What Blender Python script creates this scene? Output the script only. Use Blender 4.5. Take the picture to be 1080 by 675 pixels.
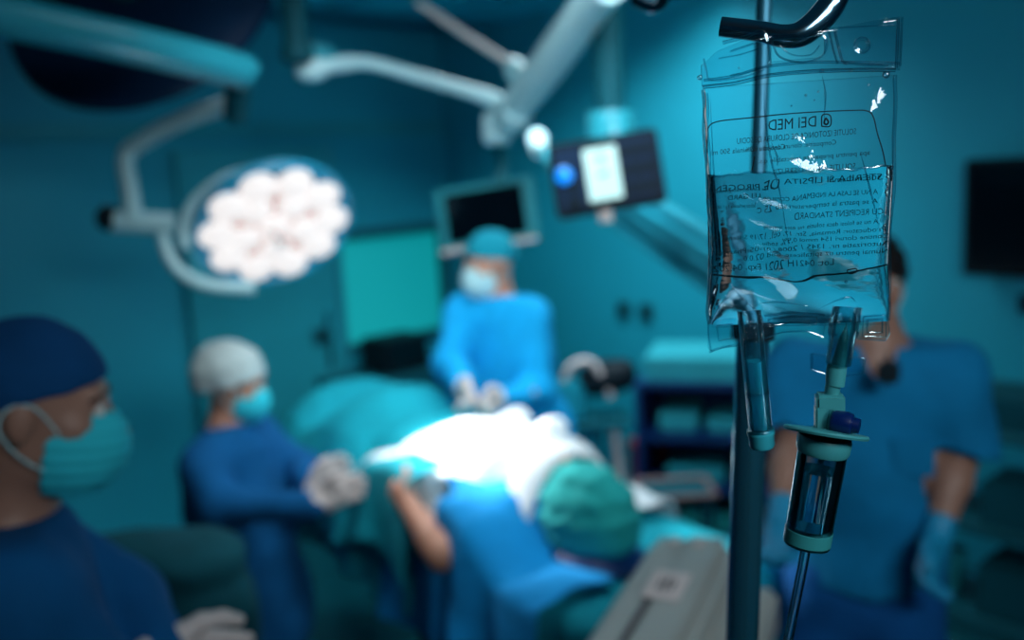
import bpy, bmesh, math, random
import numpy as np
from mathutils import Vector, Matrix, Quaternion
random.seed(7)
for _o in list(bpy.data.objects): bpy.data.objects.remove(_o)
scene = bpy.context.scene
COL = scene.collection

# ------------------------------------------------------------------ camera
FPX = 1000.0
PITCH, ROLL = math.radians(9.1), math.radians(3.0)
CAM = Vector((0, 0, 1.95))
_f = Vector((0, math.cos(PITCH), -math.sin(PITCH)))
_u0 = Vector((0, math.sin(PITCH), math.cos(PITCH)))
_r0 = Vector((1, 0, 0))
CU = (_u0*math.cos(ROLL) + _r0*math.sin(ROLL)).normalized()
CR = (_r0*math.cos(ROLL) - _u0*math.sin(ROLL)).normalized()
CF = _f.normalized()
cd = bpy.data.cameras.new('camera'); cam = bpy.data.objects.new('camera', cd); COL.objects.link(cam)
cam.matrix_world = Matrix(((CR.x, CU.x, -CF.x, CAM.x), (CR.y, CU.y, -CF.y, CAM.y), (CR.z, CU.z, -CF.z, CAM.z), (0, 0, 0, 1)))
cd.sensor_width = 36; cd.lens = FPX/1080*36; cd.clip_start = 0.02; cd.clip_end = 100
cd.dof.use_dof = True; cd.dof.focus_distance = 0.575; cd.dof.aperture_fstop = 3.0
scene.camera = cam

def ray(px, py): return CF + CR*((px-540)/FPX) - CU*((py-337.5)/FPX)
def P(px, py, d): return CAM + ray(px, py)*d
def Pplane(px, py, p0, n):
    r = ray(px, py); return CAM + r*((p0-CAM).dot(n)/r.dot(n))
def Pz(px, py, z):
    r = ray(px, py); return CAM + r*((z-CAM.z)/r.z)

# ------------------------------------------------------------------ world, exposure, room lights and added fills
scene.view_settings.view_transform = 'Standard'
scene.view_settings.look = 'None'
scene.view_settings.gamma = 1.0
scene.view_settings.use_curve_mapping = False
scene.view_settings.exposure = -0.12
scene.cycles.use_denoising = True
scene.cycles.max_bounces = 12
scene.cycles.transparent_max_bounces = 24
scene.cycles.transmission_bounces = 12
scene.cycles.sample_clamp_indirect = 6.0
w = bpy.data.worlds.new('world'); scene.world = w; w.use_nodes = True
w.node_tree.nodes['Background'].inputs[0].default_value = (0.02, 0.12, 0.18, 1)
w.node_tree.nodes['Background'].inputs[1].default_value = 0.3
def area(name, loc, target, size, size_y, power, color, spread=180):
    l = bpy.data.lights.new(name, 'AREA'); l.shape = 'RECTANGLE'; l.size = size; l.size_y = size_y
    l.energy = power; l.color = color; l.spread = math.radians(spread)
    o = bpy.data.objects.new(name, l); COL.objects.link(o); o.location = loc
    o.rotation_euler = (Vector(target)-Vector(loc)).to_track_quat('-Z', 'Y').to_euler(); return o
area('ceiling_panel_light_back', (0.40, 4.05, 2.70), (0.40, 4.15, 0), 1.1, 0.55, 20, (0.80, 0.95, 1.0), 135)
area('ceiling_panel_light_left', (-1.0, 3.9, 2.74), (-1.0, 4.2, 0), 1.1, 0.55, 1.2, (0.80, 0.95, 1.0), 130)
area('added_fill_light_front', (0.95, -0.5, 2.70), (0.30, 3.0, 1.65), 1.1, 0.55, 15, (0.86, 0.96, 1.0), 90)  # unseen fill, added to brighten the bag, pole and figure fronts
area('added_fill_light_table', (0.05, 2.35, 2.70), (-0.15, 3.3, 1.2), 1.1, 0.55, 15, (0.86, 0.96, 1.0), 95)  # unseen fill, added to light the standing figure and the patient

# ------------------------------------------------------------------ tagging / linking
def tag(o, label=None, cat=None, group=None, kind=None):
    if label: o['label'] = label
    if cat: o['category'] = cat
    if group: o['group'] = group
    if kind: o['kind'] = kind
    return o
def thing(name, loc, label, cat, group=None):
    o = bpy.data.objects.new(name, None); COL.objects.link(o); o.location = Vector(loc); o.empty_display_size = 0.1
    return tag(o, label, cat, group)
def wloc(o):
    v = Vector((0, 0, 0))
    while o is not None: v += o.location; o = o.parent
    return v
def link_mesh(name, me, mat, parent=None, loc=None, smooth=True, label=None):
    """mesh is in WORLD coordinates; it is shifted so that its origin is loc (or its base)"""
    o = bpy.data.objects.new(name, me); COL.objects.link(o)
    if mat: me.materials.append(mat)
    n = len(me.vertices); co = np.empty(n*3, np.float32); me.vertices.foreach_get('co', co); co = co.reshape(-1, 3)
    if loc is None:
        loc = Vector(((co[:, 0].min()+co[:, 0].max())/2, (co[:, 1].min()+co[:, 1].max())/2, co[:, 2].min()))
    loc = Vector(loc)
    co -= np.array(loc, np.float32); me.vertices.foreach_set('co', co.ravel())
    if parent is not None:
        o.parent = parent; o.location = loc - wloc(parent)
    else: o.location = loc
    me.polygons.foreach_set('use_smooth', [smooth]*len(me.polygons))
    me.update()
    if label: o['label'] = label
    return o
def link_bm(name, bm, mat, parent=None, smooth=False, loc=None, label=None, auto=None):
    bmesh.ops.recalc_face_normals(bm, faces=bm.faces[:])
    me = bpy.data.meshes.new(name); bm.to_mesh(me); bm.free()
    o = link_mesh(name, me, mat, parent, loc, smooth, label)
    if smooth and auto is not None:
        me.set_sharp_from_angle(angle=math.radians(auto))
    return o

# ------------------------------------------------------------------ materials
def lin(c):
    return tuple((x/255/12.92 if x/255 <= 0.04045 else ((x/255+0.055)/1.055)**2.4) for x in c)
_M = {}
def mat(name, rgb, rough=0.6, metal=0.0, bump=0.0, bscale=40, var=0.0, vscale=6, spec=0.5, emit=None, estr=0, coat=0, dist=0.002):
    if name in _M: return _M[name]
    m = bpy.data.materials.new(name); m.use_nodes = True; nt = m.node_tree; b = nt.nodes['Principled BSDF']
    b.inputs['Base Color'].default_value = (*rgb, 1); b.inputs['Roughness'].default_value = rough
    b.inputs['Metallic'].default_value = metal; b.inputs['Specular IOR Level'].default_value = spec
    b.inputs['Coat Weight'].default_value = coat
    tc = nt.nodes.new('ShaderNodeTexCoord')
    if var:
        n = nt.nodes.new('ShaderNodeTexNoise'); n.inputs['Scale'].default_value = vscale; n.inputs['Detail'].default_value = 4
        nt.links.new(tc.outputs['Object'], n.inputs['Vector'])
        r = nt.nodes.new('ShaderNodeValToRGB')
        r.color_ramp.elements[0].color = (*[c*(1-var) for c in rgb], 1); r.color_ramp.elements[1].color = (*[min(1, c*(1+var)) for c in rgb], 1)
        r.color_ramp.elements[0].position = .3; r.color_ramp.elements[1].position = .7
        nt.links.new(n.outputs['Fac'], r.inputs['Fac']); nt.links.new(r.outputs['Color'], b.inputs['Base Color'])
    if bump:
        n = nt.nodes.new('ShaderNodeTexNoise'); n.inputs['Scale'].default_value = bscale; n.inputs['Detail'].default_value = 3
        nt.links.new(tc.outputs['Object'], n.inputs['Vector'])
        bp = nt.nodes.new('ShaderNodeBump'); bp.inputs['Strength'].default_value = bump; bp.inputs['Distance'].default_value = dist
        nt.links.new(n.outputs['Fac'], bp.inputs['Height']); nt.links.new(bp.outputs['Normal'], b.inputs['Normal'])
    if emit:
        b.inputs['Emission Color'].default_value = (*emit, 1); b.inputs['Emission Strength'].default_value = estr
    _M[name] = m; return m
def cloth(name, rgb, var=0.12): return mat(name, rgb, rough=0.88, bump=0.6, bscale=14, var=var, vscale=9, spec=0.2, dist=0.01)

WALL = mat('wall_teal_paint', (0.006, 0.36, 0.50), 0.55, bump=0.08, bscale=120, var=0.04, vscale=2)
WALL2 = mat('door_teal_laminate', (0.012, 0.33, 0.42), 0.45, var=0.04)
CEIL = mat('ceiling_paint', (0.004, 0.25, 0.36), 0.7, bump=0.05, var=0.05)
PANEL = mat('laminar_panel', (0.01, 0.50, 0.66), 0.5, bump=0.1, bscale=200)
FLOOR = mat('floor_vinyl', (0.004, 0.10, 0.13), 0.25, bump=0.03, var=0.15, vscale=3)
FRAME = mat('frame_teal_metal', (0.006, 0.12, 0.16), 0.4)
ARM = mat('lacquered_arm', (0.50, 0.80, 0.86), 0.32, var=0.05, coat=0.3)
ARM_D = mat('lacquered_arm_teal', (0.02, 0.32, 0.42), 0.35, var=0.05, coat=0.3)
COLUMN = mat('column_dark_teal', (0.003, 0.08, 0.11), 0.6, var=0.05, spec=.15)
DARK = mat('dark_plastic', (0.004, 0.014, 0.022), 0.55, bump=0.05, spec=.15)
DARKBLUE = mat('dark_blue_plastic', (0.002, 0.02, 0.06), 0.5, var=0.1, spec=.2)
BLACKGLASS = mat('black_screen', (0.001, 0.004, 0.008), 0.12)
BEZEL = mat('bezel_teal', (0.02, 0.28, 0.33), 0.4, var=0.05)
STEEL = mat('brushed_steel', (0.35, 0.45, 0.50), 0.16, metal=1.0, bump=0.05, bscale=300, dist=0.0003)
CHROME = mat('dark_chrome', (0.16, 0.30, 0.40), 0.10, metal=1.0)
RUBBER = mat('black_rubber', (0.006, 0.008, 0.01), 0.8, bump=0.1)
SKIN = mat('skin', (0.52, 0.25, 0.17), 0.5, bump=0.15, bscale=90, var=0.08, vscale=12)
SKIN_D = mat('skin_tan', (0.36, 0.19, 0.14), 0.5, bump=0.15, bscale=90, var=0.08, vscale=12)
EYEW = mat('eye_white', (0.7, 0.7, 0.68), 0.2); EYED = mat('eye_iris', (0.03, 0.015, 0.01), 0.15)
HAIR = mat('dark_hair', (0.008, 0.006, 0.006), 0.5, bump=0.8, bscale=90)
GOWN = cloth('gown_blue', (0.003, 0.36, 0.76))
GOWN_N = cloth('gown_navy', (0.002, 0.095, 0.27))
SCRUB = cloth('scrub_blue', (0.002, 0.19, 0.42))
SCRUB_T = cloth('scrub_trouser', (0.003, 0.10, 0.34))
MASK = cloth('mask_cyan', (0.03, 0.60, 0.74), 0.05)
MASK_L = cloth('mask_pale', (0.45, 0.74, 0.80), 0.05)
CAPB = cloth('cap_blue', (0.002, 0.06, 0.19)); CAPT = cloth('cap_teal', (0.006, 0.30, 0.42)); CAPW = cloth('cap_white_teal', (0.45, 0.55, 0.56))
CAPG = cloth('cap_green', (0.01, 0.30, 0.30))
GLOVE = mat('latex_glove', (0.72, 0.62, 0.60), 0.5, bump=0.2, bscale=60, var=0.05); GLOVE_B = mat('nitrile_glove', (0.01, 0.30, 0.55), 0.45, bump=0.2, bscale=60)
DRAPE = cloth('drape_teal', (0.006, 0.36, 0.46)); DRAPE_B = cloth('drape_blue', (0.003, 0.26, 0.62)); DRAPE_W = cloth('drape_white', (0.75, 0.82, 0.86), 0.04)
CREAM = mat('cream_plastic', (0.42, 0.44, 0.42), 0.5, var=0.05); LABELP = mat('label_paper', (0.78, 0.66, 0.64), 0.7); INKG = mat('ink_grey', (0.12, 0.10, 0.11), 0.7)
RED = mat('red_plastic', (0.30, 0.02, 0.02), 0.5); NAVY = mat('cart_navy', (0.002, 0.035, 0.16), 0.4, var=0.1); BOXT = mat('box_teal', (0.02, 0.38, 0.46), 0.5, var=0.08)
WHITEP = mat('white_plastic', (0.60, 0.60, 0.60), 0.4)

# ------------------------------------------------------------------ mesh helpers
def bm_box(bm, c, hs, ax=None, bevel=0.0, seg=2):
    c = Vector(c)
    if ax is None: ax = (Vector((1, 0, 0)), Vector((0, 1, 0)), Vector((0, 0, 1)))
    t = bmesh.new(); bmesh.ops.create_cube(t, size=2)
    for v in t.verts: v.co = Vector((v.co.x*hs[0], v.co.y*hs[1], v.co.z*hs[2]))
    if bevel > 0: bmesh.ops.bevel(t, geom=t.edges[:], offset=min(bevel, min(hs)*.9), segments=seg, affect='EDGES')
    for v in t.verts: v.co = c + ax[0]*v.co.x + ax[1]*v.co.y + ax[2]*v.co.z
    merge(bm, t); return bm
def merge(bm, t):
    me = bpy.data.meshes.new('tmp'); t.to_mesh(me); t.free(); bm.from_mesh(me); bpy.data.meshes.remove(me)
def catmull(pts, n=6):
    pts = [Vector(p) for p in pts]
    if len(pts) < 3: return pts
    out = []
    for i in range(len(pts)-1):
        p0 = pts[max(i-1, 0)]; p1 = pts[i]; p2 = pts[i+1]; p3 = pts[min(i+2, len(pts)-1)]
        for k in range(n):
            t = k/n
            out.append(0.5*((2*p1)+(p2-p0)*t+(2*p0-5*p1+4*p2-p3)*t*t+(3*p1-p0-3*p2+p3)*t**3))
    out.append(pts[-1]); return out
def bm_tube(bm, pts, r, seg=16, caps=True, flat=None):
    """r: number or list per point; flat: (axis, factor)"""
    pts = [Vector(p) for p in pts]; n = len(pts); rs = r if isinstance(r, (list, tuple)) else [r]*n
    rings = []; prev = None
    for i, p in enumerate(pts):
        t = (pts[min(i+1, n-1)]-pts[max(i-1, 0)]).normalized()
        if prev is None:
            a = Vector((0, 0, 1)) if abs(t.z) < .9 else Vector((1, 0, 0)); x = t.cross(a).normalized()
        else:
            x = (prev - t*prev.dot(t)).normalized()
        prev = x; y = t.cross(x); ring = []
        for k in range(seg):
            a = 2*math.pi*k/seg; off = (x*math.cos(a)+y*math.sin(a))*rs[i]
            if flat: off -= flat[0]*off.dot(flat[0])*(1-flat[1])
            ring.append(bm.verts.new(p+off))
        rings.append(ring)
    for i in range(n-1):
        for k in range(seg):
            bm.faces.new((rings[i][k], rings[i][(k+1) % seg], rings[i+1][(k+1) % seg], rings[i+1][k]))
    if caps: bm.faces.new(rings[0][::-1]); bm.faces.new(rings[-1])
    return bm
def bm_lathe(bm, base, axis, prof, seg=32, closed=False):
    """prof: list of (radius, distance along axis)"""
    base = Vector(base); axis = Vector(axis).normalized()
    a = Vector((0, 0, 1)) if abs(axis.z) < .9 else Vector((1, 0, 0)); x = axis.cross(a).normalized(); y = axis.cross(x)
    rings = []
    for r, h in prof:
        if r < 1e-6: rings.append([bm.verts.new(base+axis*h)])
        else: rings.append([bm.verts.new(base+axis*h+(x*math.cos(2*math.pi*k/seg)+y*math.sin(2*math.pi*k/seg))*r) for k in range(seg)])
    for A, B in zip(rings, rings[1:]):
        for k in range(seg):
            k2 = (k+1) % seg
            if len(A) == 1 and len(B) == 1: continue
            if len(A) == 1: bm.faces.new((A[0], B[k], B[k2]))
            elif len(B) == 1: bm.faces.new((A[k], A[k2], B[0]))
            else: bm.faces.new((A[k], A[k2], B[k2], B[k]))
    if len(rings[0]) > 1: bm.faces.new(rings[0][::-1])
    if len(rings[-1]) > 1: bm.faces.new(rings[-1])
    return bm
def box(name, c, hs, m, parent=None, ax=None, bevel=0.004, **k):
    return link_bm(name, bm_box(bmesh.new(), c, hs, ax, bevel), m, parent, **k)
def tube(name, pts, r, m, parent=None, smooth=True, n=6, seg=16, label=None, **k):
    cp = catmull(pts, n) if n > 1 and len(pts) > 2 else [Vector(p) for p in pts]
    if isinstance(r, (list, tuple)):
        rr = [float(x) for x in np.interp(np.linspace(0, len(r)-1, len(cp)), range(len(r)), r)]
    else: rr = r
    return link_bm(name, bm_tube(bmesh.new(), cp, rr, seg, **k), m, parent, smooth=smooth, auto=40, label=label)
def lathe(name, base, axis, prof, m, parent=None, seg=32, **k):
    return link_bm(name, bm_lathe(bmesh.new(), base, axis, prof, seg), m, parent, smooth=True, auto=35, **k)
def axes_from(xdir, up):
    x = Vector(xdir).normalized(); u = Vector(up); z = (u-x*u.dot(x)).normalized(); y = z.cross(x); return (x, y, z)

# ------------------------------------------------------------------ implicit surfaces (one continuous mesh from blended limbs)
def v3(p): return np.array(p, float)
def cap(a, b, ra, rb, k=0.02, flat=None): return dict(t='cap', a=v3(a), b=v3(b), ra=ra, rb=rb, k=k, flat=flat)
def ell(c, R, ax, k=0.02): return dict(t='ell', c=v3(c), R=v3(R), ax=[v3(x) for x in ax], k=k)
def sub(p, k=0.0): q = dict(p); q['op'] = 'sub'; q['k'] = k; return q
def cut(p0, n): return dict(t='plane', op='cut', p0=v3(p0), n=v3(Vector(n).normalized()))
def _eval(q, X, Y, Z):
    if q['t'] == 'plane': return (X-q['p0'][0])*q['n'][0]+(Y-q['p0'][1])*q['n'][1]+(Z-q['p0'][2])*q['n'][2]
    if q['t'] == 'ell':
        dx, dy, dz = X-q['c'][0], Y-q['c'][1], Z-q['c'][2]; s = 0; s2 = 0
        for i in range(3):
            e = dx*q['ax'][i][0]+dy*q['ax'][i][1]+dz*q['ax'][i][2]
            s = s+(e/q['R'][i])**2; s2 = s2+(e/q['R'][i]**2)**2
        k0 = np.sqrt(s); k1 = np.sqrt(s2)+1e-9
        return k0*(k0-1)/k1
    a, b = q['a'], q['b']
    dx, dy, dz = X-a[0], Y-a[1], Z-a[2]; ab = b-a
    f = 1.0
    if q['flat'] is not None:
        n, f = v3(q['flat'][0]), q['flat'][1]
        e = (dx*n[0]+dy*n[1]+dz*n[2])*(1/f-1); dx = dx+n[0]*e; dy = dy+n[1]*e; dz = dz+n[2]*e
        ab = ab+n*(ab.dot(n)*(1/f-1))
    L = ab.dot(ab)+1e-12; t = np.clip((dx*ab[0]+dy*ab[1]+dz*ab[2])/L, 0, 1)
    d = np.sqrt((dx-ab[0]*t)**2+(dy-ab[1]*t)**2+(dz-ab[2]*t)**2)-(q['ra']+(q['rb']-q['ra'])*t)
    return d*(0.5+0.5*f)
def _bb(q):
    if q['t'] == 'ell': r = q['R'].max(); return q['c']-r, q['c']+r
    r = max(q['ra'], q['rb']); return np.minimum(q['a'], q['b'])-r, np.maximum(q['a'], q['b'])+r
def sdf(name, prims, h, m, parent=None, fold=None, label=None, loc=None):
    adds = [q for q in prims if q.get('op') is None]
    lo = np.min([_bb(q)[0] for q in adds], 0)-3*h-.012; hi = np.max([_bb(q)[1] for q in adds], 0)+3*h+.012
    n = np.ceil((hi-lo)/h).astype(int)+1
    gx, gy, gz = [lo[i]+h*np.arange(n[i]) for i in range(3)]
    D = np.full(n, 0.08, np.float32); mg = 0.06
    for q in prims:
        if q['t'] == 'plane': sl = (slice(None),)*3
        else:
            a, b = _bb(q); i0 = np.clip(((a-mg-lo)/h).astype(int), 0, n-1); i1 = np.clip(((b+mg-lo)/h).astype(int)+2, 1, n)
            sl = tuple(slice(i0[i], i1[i]) for i in range(3))
        e = _eval(q, gx[sl[0]][:, None, None], gy[sl[1]][None, :, None], gz[sl[2]][None, None, :])
        d = D[sl]; k = q.get('k', 0)
        if q.get('op') is None:
            if k > 0:
                hh = np.clip(0.5+0.5*(d-e)/k, 0, 1); D[sl] = d*(1-hh)+e*hh-k*hh*(1-hh)
            else: D[sl] = np.minimum(d, e)
        elif q['op'] == 'sub':
            if k > 0:
                hh = np.clip(0.5-0.5*(d+e)/k, 0, 1); D[sl] = d*(1-hh)-e*hh+k*hh*(1-hh)
            else: D[sl] = np.maximum(d, -e)
        else: D[sl] = np.maximum(d, e)
    if fold is not None:
        D += fold(gx[:, None, None], gy[None, :, None], gz[None, None, :])
    D[0], D[-1] = .05, .05; D[:, 0] = .05; D[:, -1] = .05; D[:, :, 0] = .05; D[:, :, -1] = .05
    S = D < 0; cn = tuple(n-1); cnt = np.zeros(cn, np.uint8); acc = np.zeros(cn+(3,), np.float32)
    def corner(o): return tuple(slice(o[i], o[i]+cn[i]) for i in range(3))
    for axis in range(3):
        others = [i for i in range(3) if i != axis]
        for p in (0, 1):
            for r in (0, 1):
                o0 = [0, 0, 0]; o0[others[0]] = p; o0[others[1]] = r; o1 = list(o0); o1[axis] = 1
                A, B = D[corner(o0)], D[corner(o1)]; mk = (S[corner(o0)] != S[corner(o1)])
                t = np.where(mk, A/(A-B+1e-12), 0)
                cnt += mk
                for i in range(3):
                    if i == axis: acc[..., i] += t*mk
                    elif o0[i]: acc[..., i] += mk
    act = cnt > 0; idx = np.full(cn, -1, np.int64); ii = np.argwhere(act); idx[act] = np.arange(len(ii))
    vt = lo+h*(ii+acc[act]/cnt[act][:, None])
    quads = []
    for axis in range(3):
        o1 = [0, 0, 0]; o1[axis] = 1
        s0 = S[tuple(slice(0, n[i]-o1[i]) for i in range(3))]; s1 = S[tuple(slice(o1[i], n[i]) for i in range(3))]
        e = np.argwhere(s0 != s1); inside = s0[tuple(e.T)]
        u, v = (axis+1) % 3, (axis+2) % 3
        ok = (e[:, u] > 0) & (e[:, v] > 0) & (e[:, u] < cn[u]) & (e[:, v] < cn[v]); e = e[ok]; inside = inside[ok]
        def cell(du, dv):
            c = e.copy(); c[:, u] += du; c[:, v] += dv; return idx[tuple(c.T)]
        q = np.stack([cell(-1, -1), cell(0, -1), cell(0, 0), cell(-1, 0)], 1)
        q[~inside] = q[~inside][:, ::-1]; quads.append(q)
    q = np.concatenate(quads)
    me = bpy.data.meshes.new(name)
    me.vertices.add(len(vt)); me.vertices.foreach_set('co', vt.astype(np.float32).ravel())
    me.loops.add(len(q)*4); me.loops.foreach_set('vertex_index', q.astype(np.int32).ravel())
    me.polygons.add(len(q)); me.polygons.foreach_set('loop_start', np.arange(0, len(q)*4, 4, dtype=np.int32))
    try: me.polygons.foreach_set('loop_total', np.full(len(q), 4, np.int32))
    except Exception: pass
    me.update(calc_edges=True); me.validate()
    return link_mesh(name, me, m, parent, loc, True, label)
def folds(amp=0.006, fx=18, fz=7, ph=0.0):
    def f(X, Y, Z):
        a = np.sin(fx*X+2.0*np.sin(fz*Z+ph)+ph)*np.sin(fx*0.8*Y+1.7*np.sin(fz*1.3*Z+2*ph)+1.1)
        b = np.sin(fz*2.1*Z+1.8*np.sin(9*X+ph)+1.5*np.sin(11*Y))
        return (amp*(0.7*a+0.5*b)).astype(np.float32)
    return f
# ================================================================== ROOM SHELL
CORNER = Vector((-0.36, 5.95, 0)); DL = Vector((-0.74, -0.67, 0)).normalized(); DR = Vector((0.67, -0.74, 0)).normalized()
ZUP = Vector((0, 0, 1)); CH = 2.8; LA, LB = 6.2, 6.6
def wl(t, z, off=0.0): return CORNER + DL*t + DR*off + ZUP*z      # point on the left wall, off metres into the room
def wr(t, z, off=0.0): return CORNER + DR*t + DL*off + ZUP*z      # point on the right wall
AXL = (DL, DR, ZUP); AXR = (DR, DL, ZUP)
def struct(o): o['kind'] = 'structure'; return o
ctr = CORNER + DL*LA/2 + DR*LB/2
struct(box('floor', ctr+ZUP*-0.05, (LA/2+.12, LB/2+.12, .05), FLOOR, ax=AXL, bevel=0))
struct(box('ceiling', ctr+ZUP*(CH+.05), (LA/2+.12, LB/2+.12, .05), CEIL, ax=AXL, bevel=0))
# left wall with a window opening
W0, W1, WZ0, WZ1 = 0.07, 0.84, 0.97, 1.60
bm = bmesh.new()
def wseg(bm, t0, t1, z0, z1): bm_box(bm, wl((t0+t1)/2, (z0+z1)/2, -.06), ((t1-t0)/2, .06, (z1-z0)/2), AXL)
wseg(bm, -.12, W0, 0, CH); wseg(bm, W1, LA+.12, 0, CH); wseg(bm, W0, W1, 0, WZ0); wseg(bm, W0, W1, WZ1, CH)
struct(link_bm('wall_left', bm, WALL))
struct(box('wall_right', wr(LB/2, CH/2, -.06), (LB/2+.12, .06, CH/2), WALL, ax=AXR, bevel=0))
struct(box('wall_back', CORNER+DL*(LA+.06)+DR*LB/2+ZUP*CH/2, (.06, LB/2, CH/2), WALL, ax=AXL, bevel=0))
struct(box('wall_front', CORNER+DR*(LB+.06)+DL*LA/2+ZUP*CH/2, (LA/2, .06, CH/2), WALL, ax=AXL, bevel=0))
# window: frame, frosted pane lit from the corridor beyond
bm = bmesh.new()
for t0, t1, z0, z1 in ((W0-.03, W0+.02, WZ0-.03, WZ1+.05), (W1-.02, W1+.03, WZ0-.03, WZ1+.05), (W0, W1, WZ0-.03, WZ0+.02), (W0, W1, WZ1-.01, WZ1+.05)):
    bm_box(bm, wl((t0+t1)/2, (z0+z1)/2, .0), ((t1-t0)/2, .03, (z1-z0)/2), AXL, .004)
win = struct(link_bm('window_1', bm, FRAME))
glow = mat('frosted_pane', (0.02, 0.45, 0.47), 0.5, emit=(0.0, 0.32, 0.34), estr=0.62)
struct(box('window_pane', wl((W0+W1)/2, (WZ0+WZ1)/2, -.04), ((W1-W0)/2, .006, (WZ1-WZ0)/2), glow, win, ax=AXL, bevel=0))
# sliding door leaf with rail, post and handle
dr = struct(box('door_1', wl(1.31, 1.06, .035), (.43, .022, 1.06), WALL2, ax=AXL, bevel=.004))
struct(box('door_handle', wl(.97, 1.05, .07), (.012, .012, .16), STEEL, dr, ax=AXL))
struct(box('trim_1', wl(LA/2, 2.22, .010), (LA/2-.03, .010, .04), WALL2, ax=AXL))
struct(box('trim_2', wl(.865, 1.06, .05), (.02, .03, 1.06), ARM_D, ax=AXL))
for nm, A, L, ax in (('baseboard_left', wl, LA, AXL), ('baseboard_right', wr, LB, AXR)):
    struct(box(nm, A(L/2, .05, .008), (L/2-.02, .008, .05), FRAME, ax=ax))
# horizontal protection rail on the right wall
struct(box('trim_3', wr(4.3, 1.0, .015), (2.2, .012, .06), FRAME, ax=AXR))
# laminar flow field in the ceiling: frame and louvre panels
lc = Vector((-.1, 4.4, CH))
bm = bmesh.new(); bm_box(bm, lc+ZUP*-.02, (.95, .75, .02), AXL, .004)
lf = struct(link_bm('trim_4', bm, FRAME))
for i in range(3):
    for j in range(2):
        struct(box('trim_panel', lc+AXL[0]*(-.62+.62*i)+AXL[1]*(-.36+.72*j)+ZUP*-.045, (.28, .33, .012), PANEL, lf, ax=AXL))

# ceiling luminaires, plus added fill panels at the camera end and table (the area lights sit just below them)
LITP = mat('luminaire_diffuser', (0.8, 0.85, 0.85), 0.5, emit=(0.75, 0.95, 1.0), estr=1.2)
for i, (x, y, lb) in enumerate(((.40, 4.05, 'ceiling light panel above the right side of the operating table'), (-1.0, 3.9, 'ceiling light panel over the left part of the room'), (.95, -.5, 'added fill light panel above the camera end of the room'), (.05, 2.35, 'added fill light panel above the head end of the operating table'))):
    t = thing('ceiling_or_fill_light', (x, y, CH-.05), lb, 'ceiling light', 'ceiling and added fill light panels')
    bm = bmesh.new()
    for sx, sy, hx, hy in ((0, .29, .6, .015), (0, -.29, .6, .015), (.585, 0, .015, .29), (-.585, 0, .015, .29)): bm_box(bm, (x+sx, y+sy, CH-.025), (hx, hy, .025))
    link_bm('frame', bm, WHITEP, t)
    box('diffuser', (x, y, CH-.02), (.57, .275, .006), LITP, t)

# sockets, switch, wall screen
def socket(c, ax, label, n=1):
    t = thing('wall_socket', c, label, 'socket', 'wall sockets')
    box('plate', c, (.045, .008, .045), FRAME, t, ax=ax); 
    lathe('insert', Vector(c)+ax[1]*.008, ax[1], [(.03, 0), (.03, .004), (.024, .004), (.022, -.002), (0, -.002)], DARK, t, 20)
socket(wr(1.42, 1.19, .01), AXR, 'left one of two dark round wall sockets between standing figure and blue cart')
socket(wr(1.57, 1.19, .01), AXR, 'right one of two dark round wall sockets between standing figure and blue cart')
socket(wl(1.02, 1.08, .066), AXL, 'small dark switch plate on the door leaf left of the window')
t = thing('light_switch', wr(3.42, 1.36, .01), 'dark switch box on the right wall below the black wall screen', 'switch')
box('plate', wr(3.42, 1.36, .012), (.07, .012, .035), DARK, t, ax=AXR)
for k in (-1, 1): box('rocker', wr(3.42+.03*k, 1.36, .026), (.02, .004, .02), DARKBLUE, t, ax=AXR)
t = thing('wall_screen', wr(3.5, 1.68, .03), 'large black screen mounted on the wall at the right edge', 'screen')
box('bracket', wr(3.5, 1.68, .02), (.1, .02, .1), FRAME, t, ax=AXR)
box('housing', wr(3.53, 1.68, .065), (.36, .025, .215), DARK, t, ax=AXR, bevel=.008)
box('display', wr(3.53, 1.68, .092), (.34, .003, .195), BLACKGLASS, t, ax=AXR, bevel=.001)
c = P(692, -6, 3.1); c.z = CH
t = thing('smoke_detector', c, 'small dark round detector on the ceiling right of the vertical column', 'detector')
lathe('cover', c, (0, 0, -1), [(.05, 0), (.05, .02), (.035, .04), (0, .045)], FRAME, t)

# ================================================================== COUNTER AND THINGS UNDER THE WINDOW
t = thing('base_cabinet', wl(.56, 0, .3), 'low dark cabinet unit under the lit window', 'cabinet')
box('carcass', wl(.56, .43, .26), (.5, .22, .39), COLUMN, t, ax=AXL)
box('worktop', wl(.56, .835, .265), (.51, .235, .015), FRAME, t, ax=AXL)
box('plinth', wl(.56, .02, .24), (.48, .2, .02), DARK, t, ax=AXL)
for i in range(3):
    d = box('door', wl(.23+.33*i, .43, .489), (.158, .009, .37), COLUMN, t, ax=AXL)
    box('handle', wl(.23+.33*i+.12, .65, .507), (.006, .009, .06), STEEL, d, ax=AXL)
t = thing('monitor_unit', wl(.66, .852, .26), 'black boxy device on the cabinet left below the window', 'device')
box('housing', wl(.66, .95, .26), (.15, .12, .095), DARK, t, ax=AXL, bevel=.01)
box('display', wl(.66, .96, .384), (.12, .003, .06), BLACKGLASS, t, ax=AXL)
box('foot', wl(.66, .852+.002, .26), (.12, .1, .004), RUBBER, t, ax=AXL)

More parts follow.
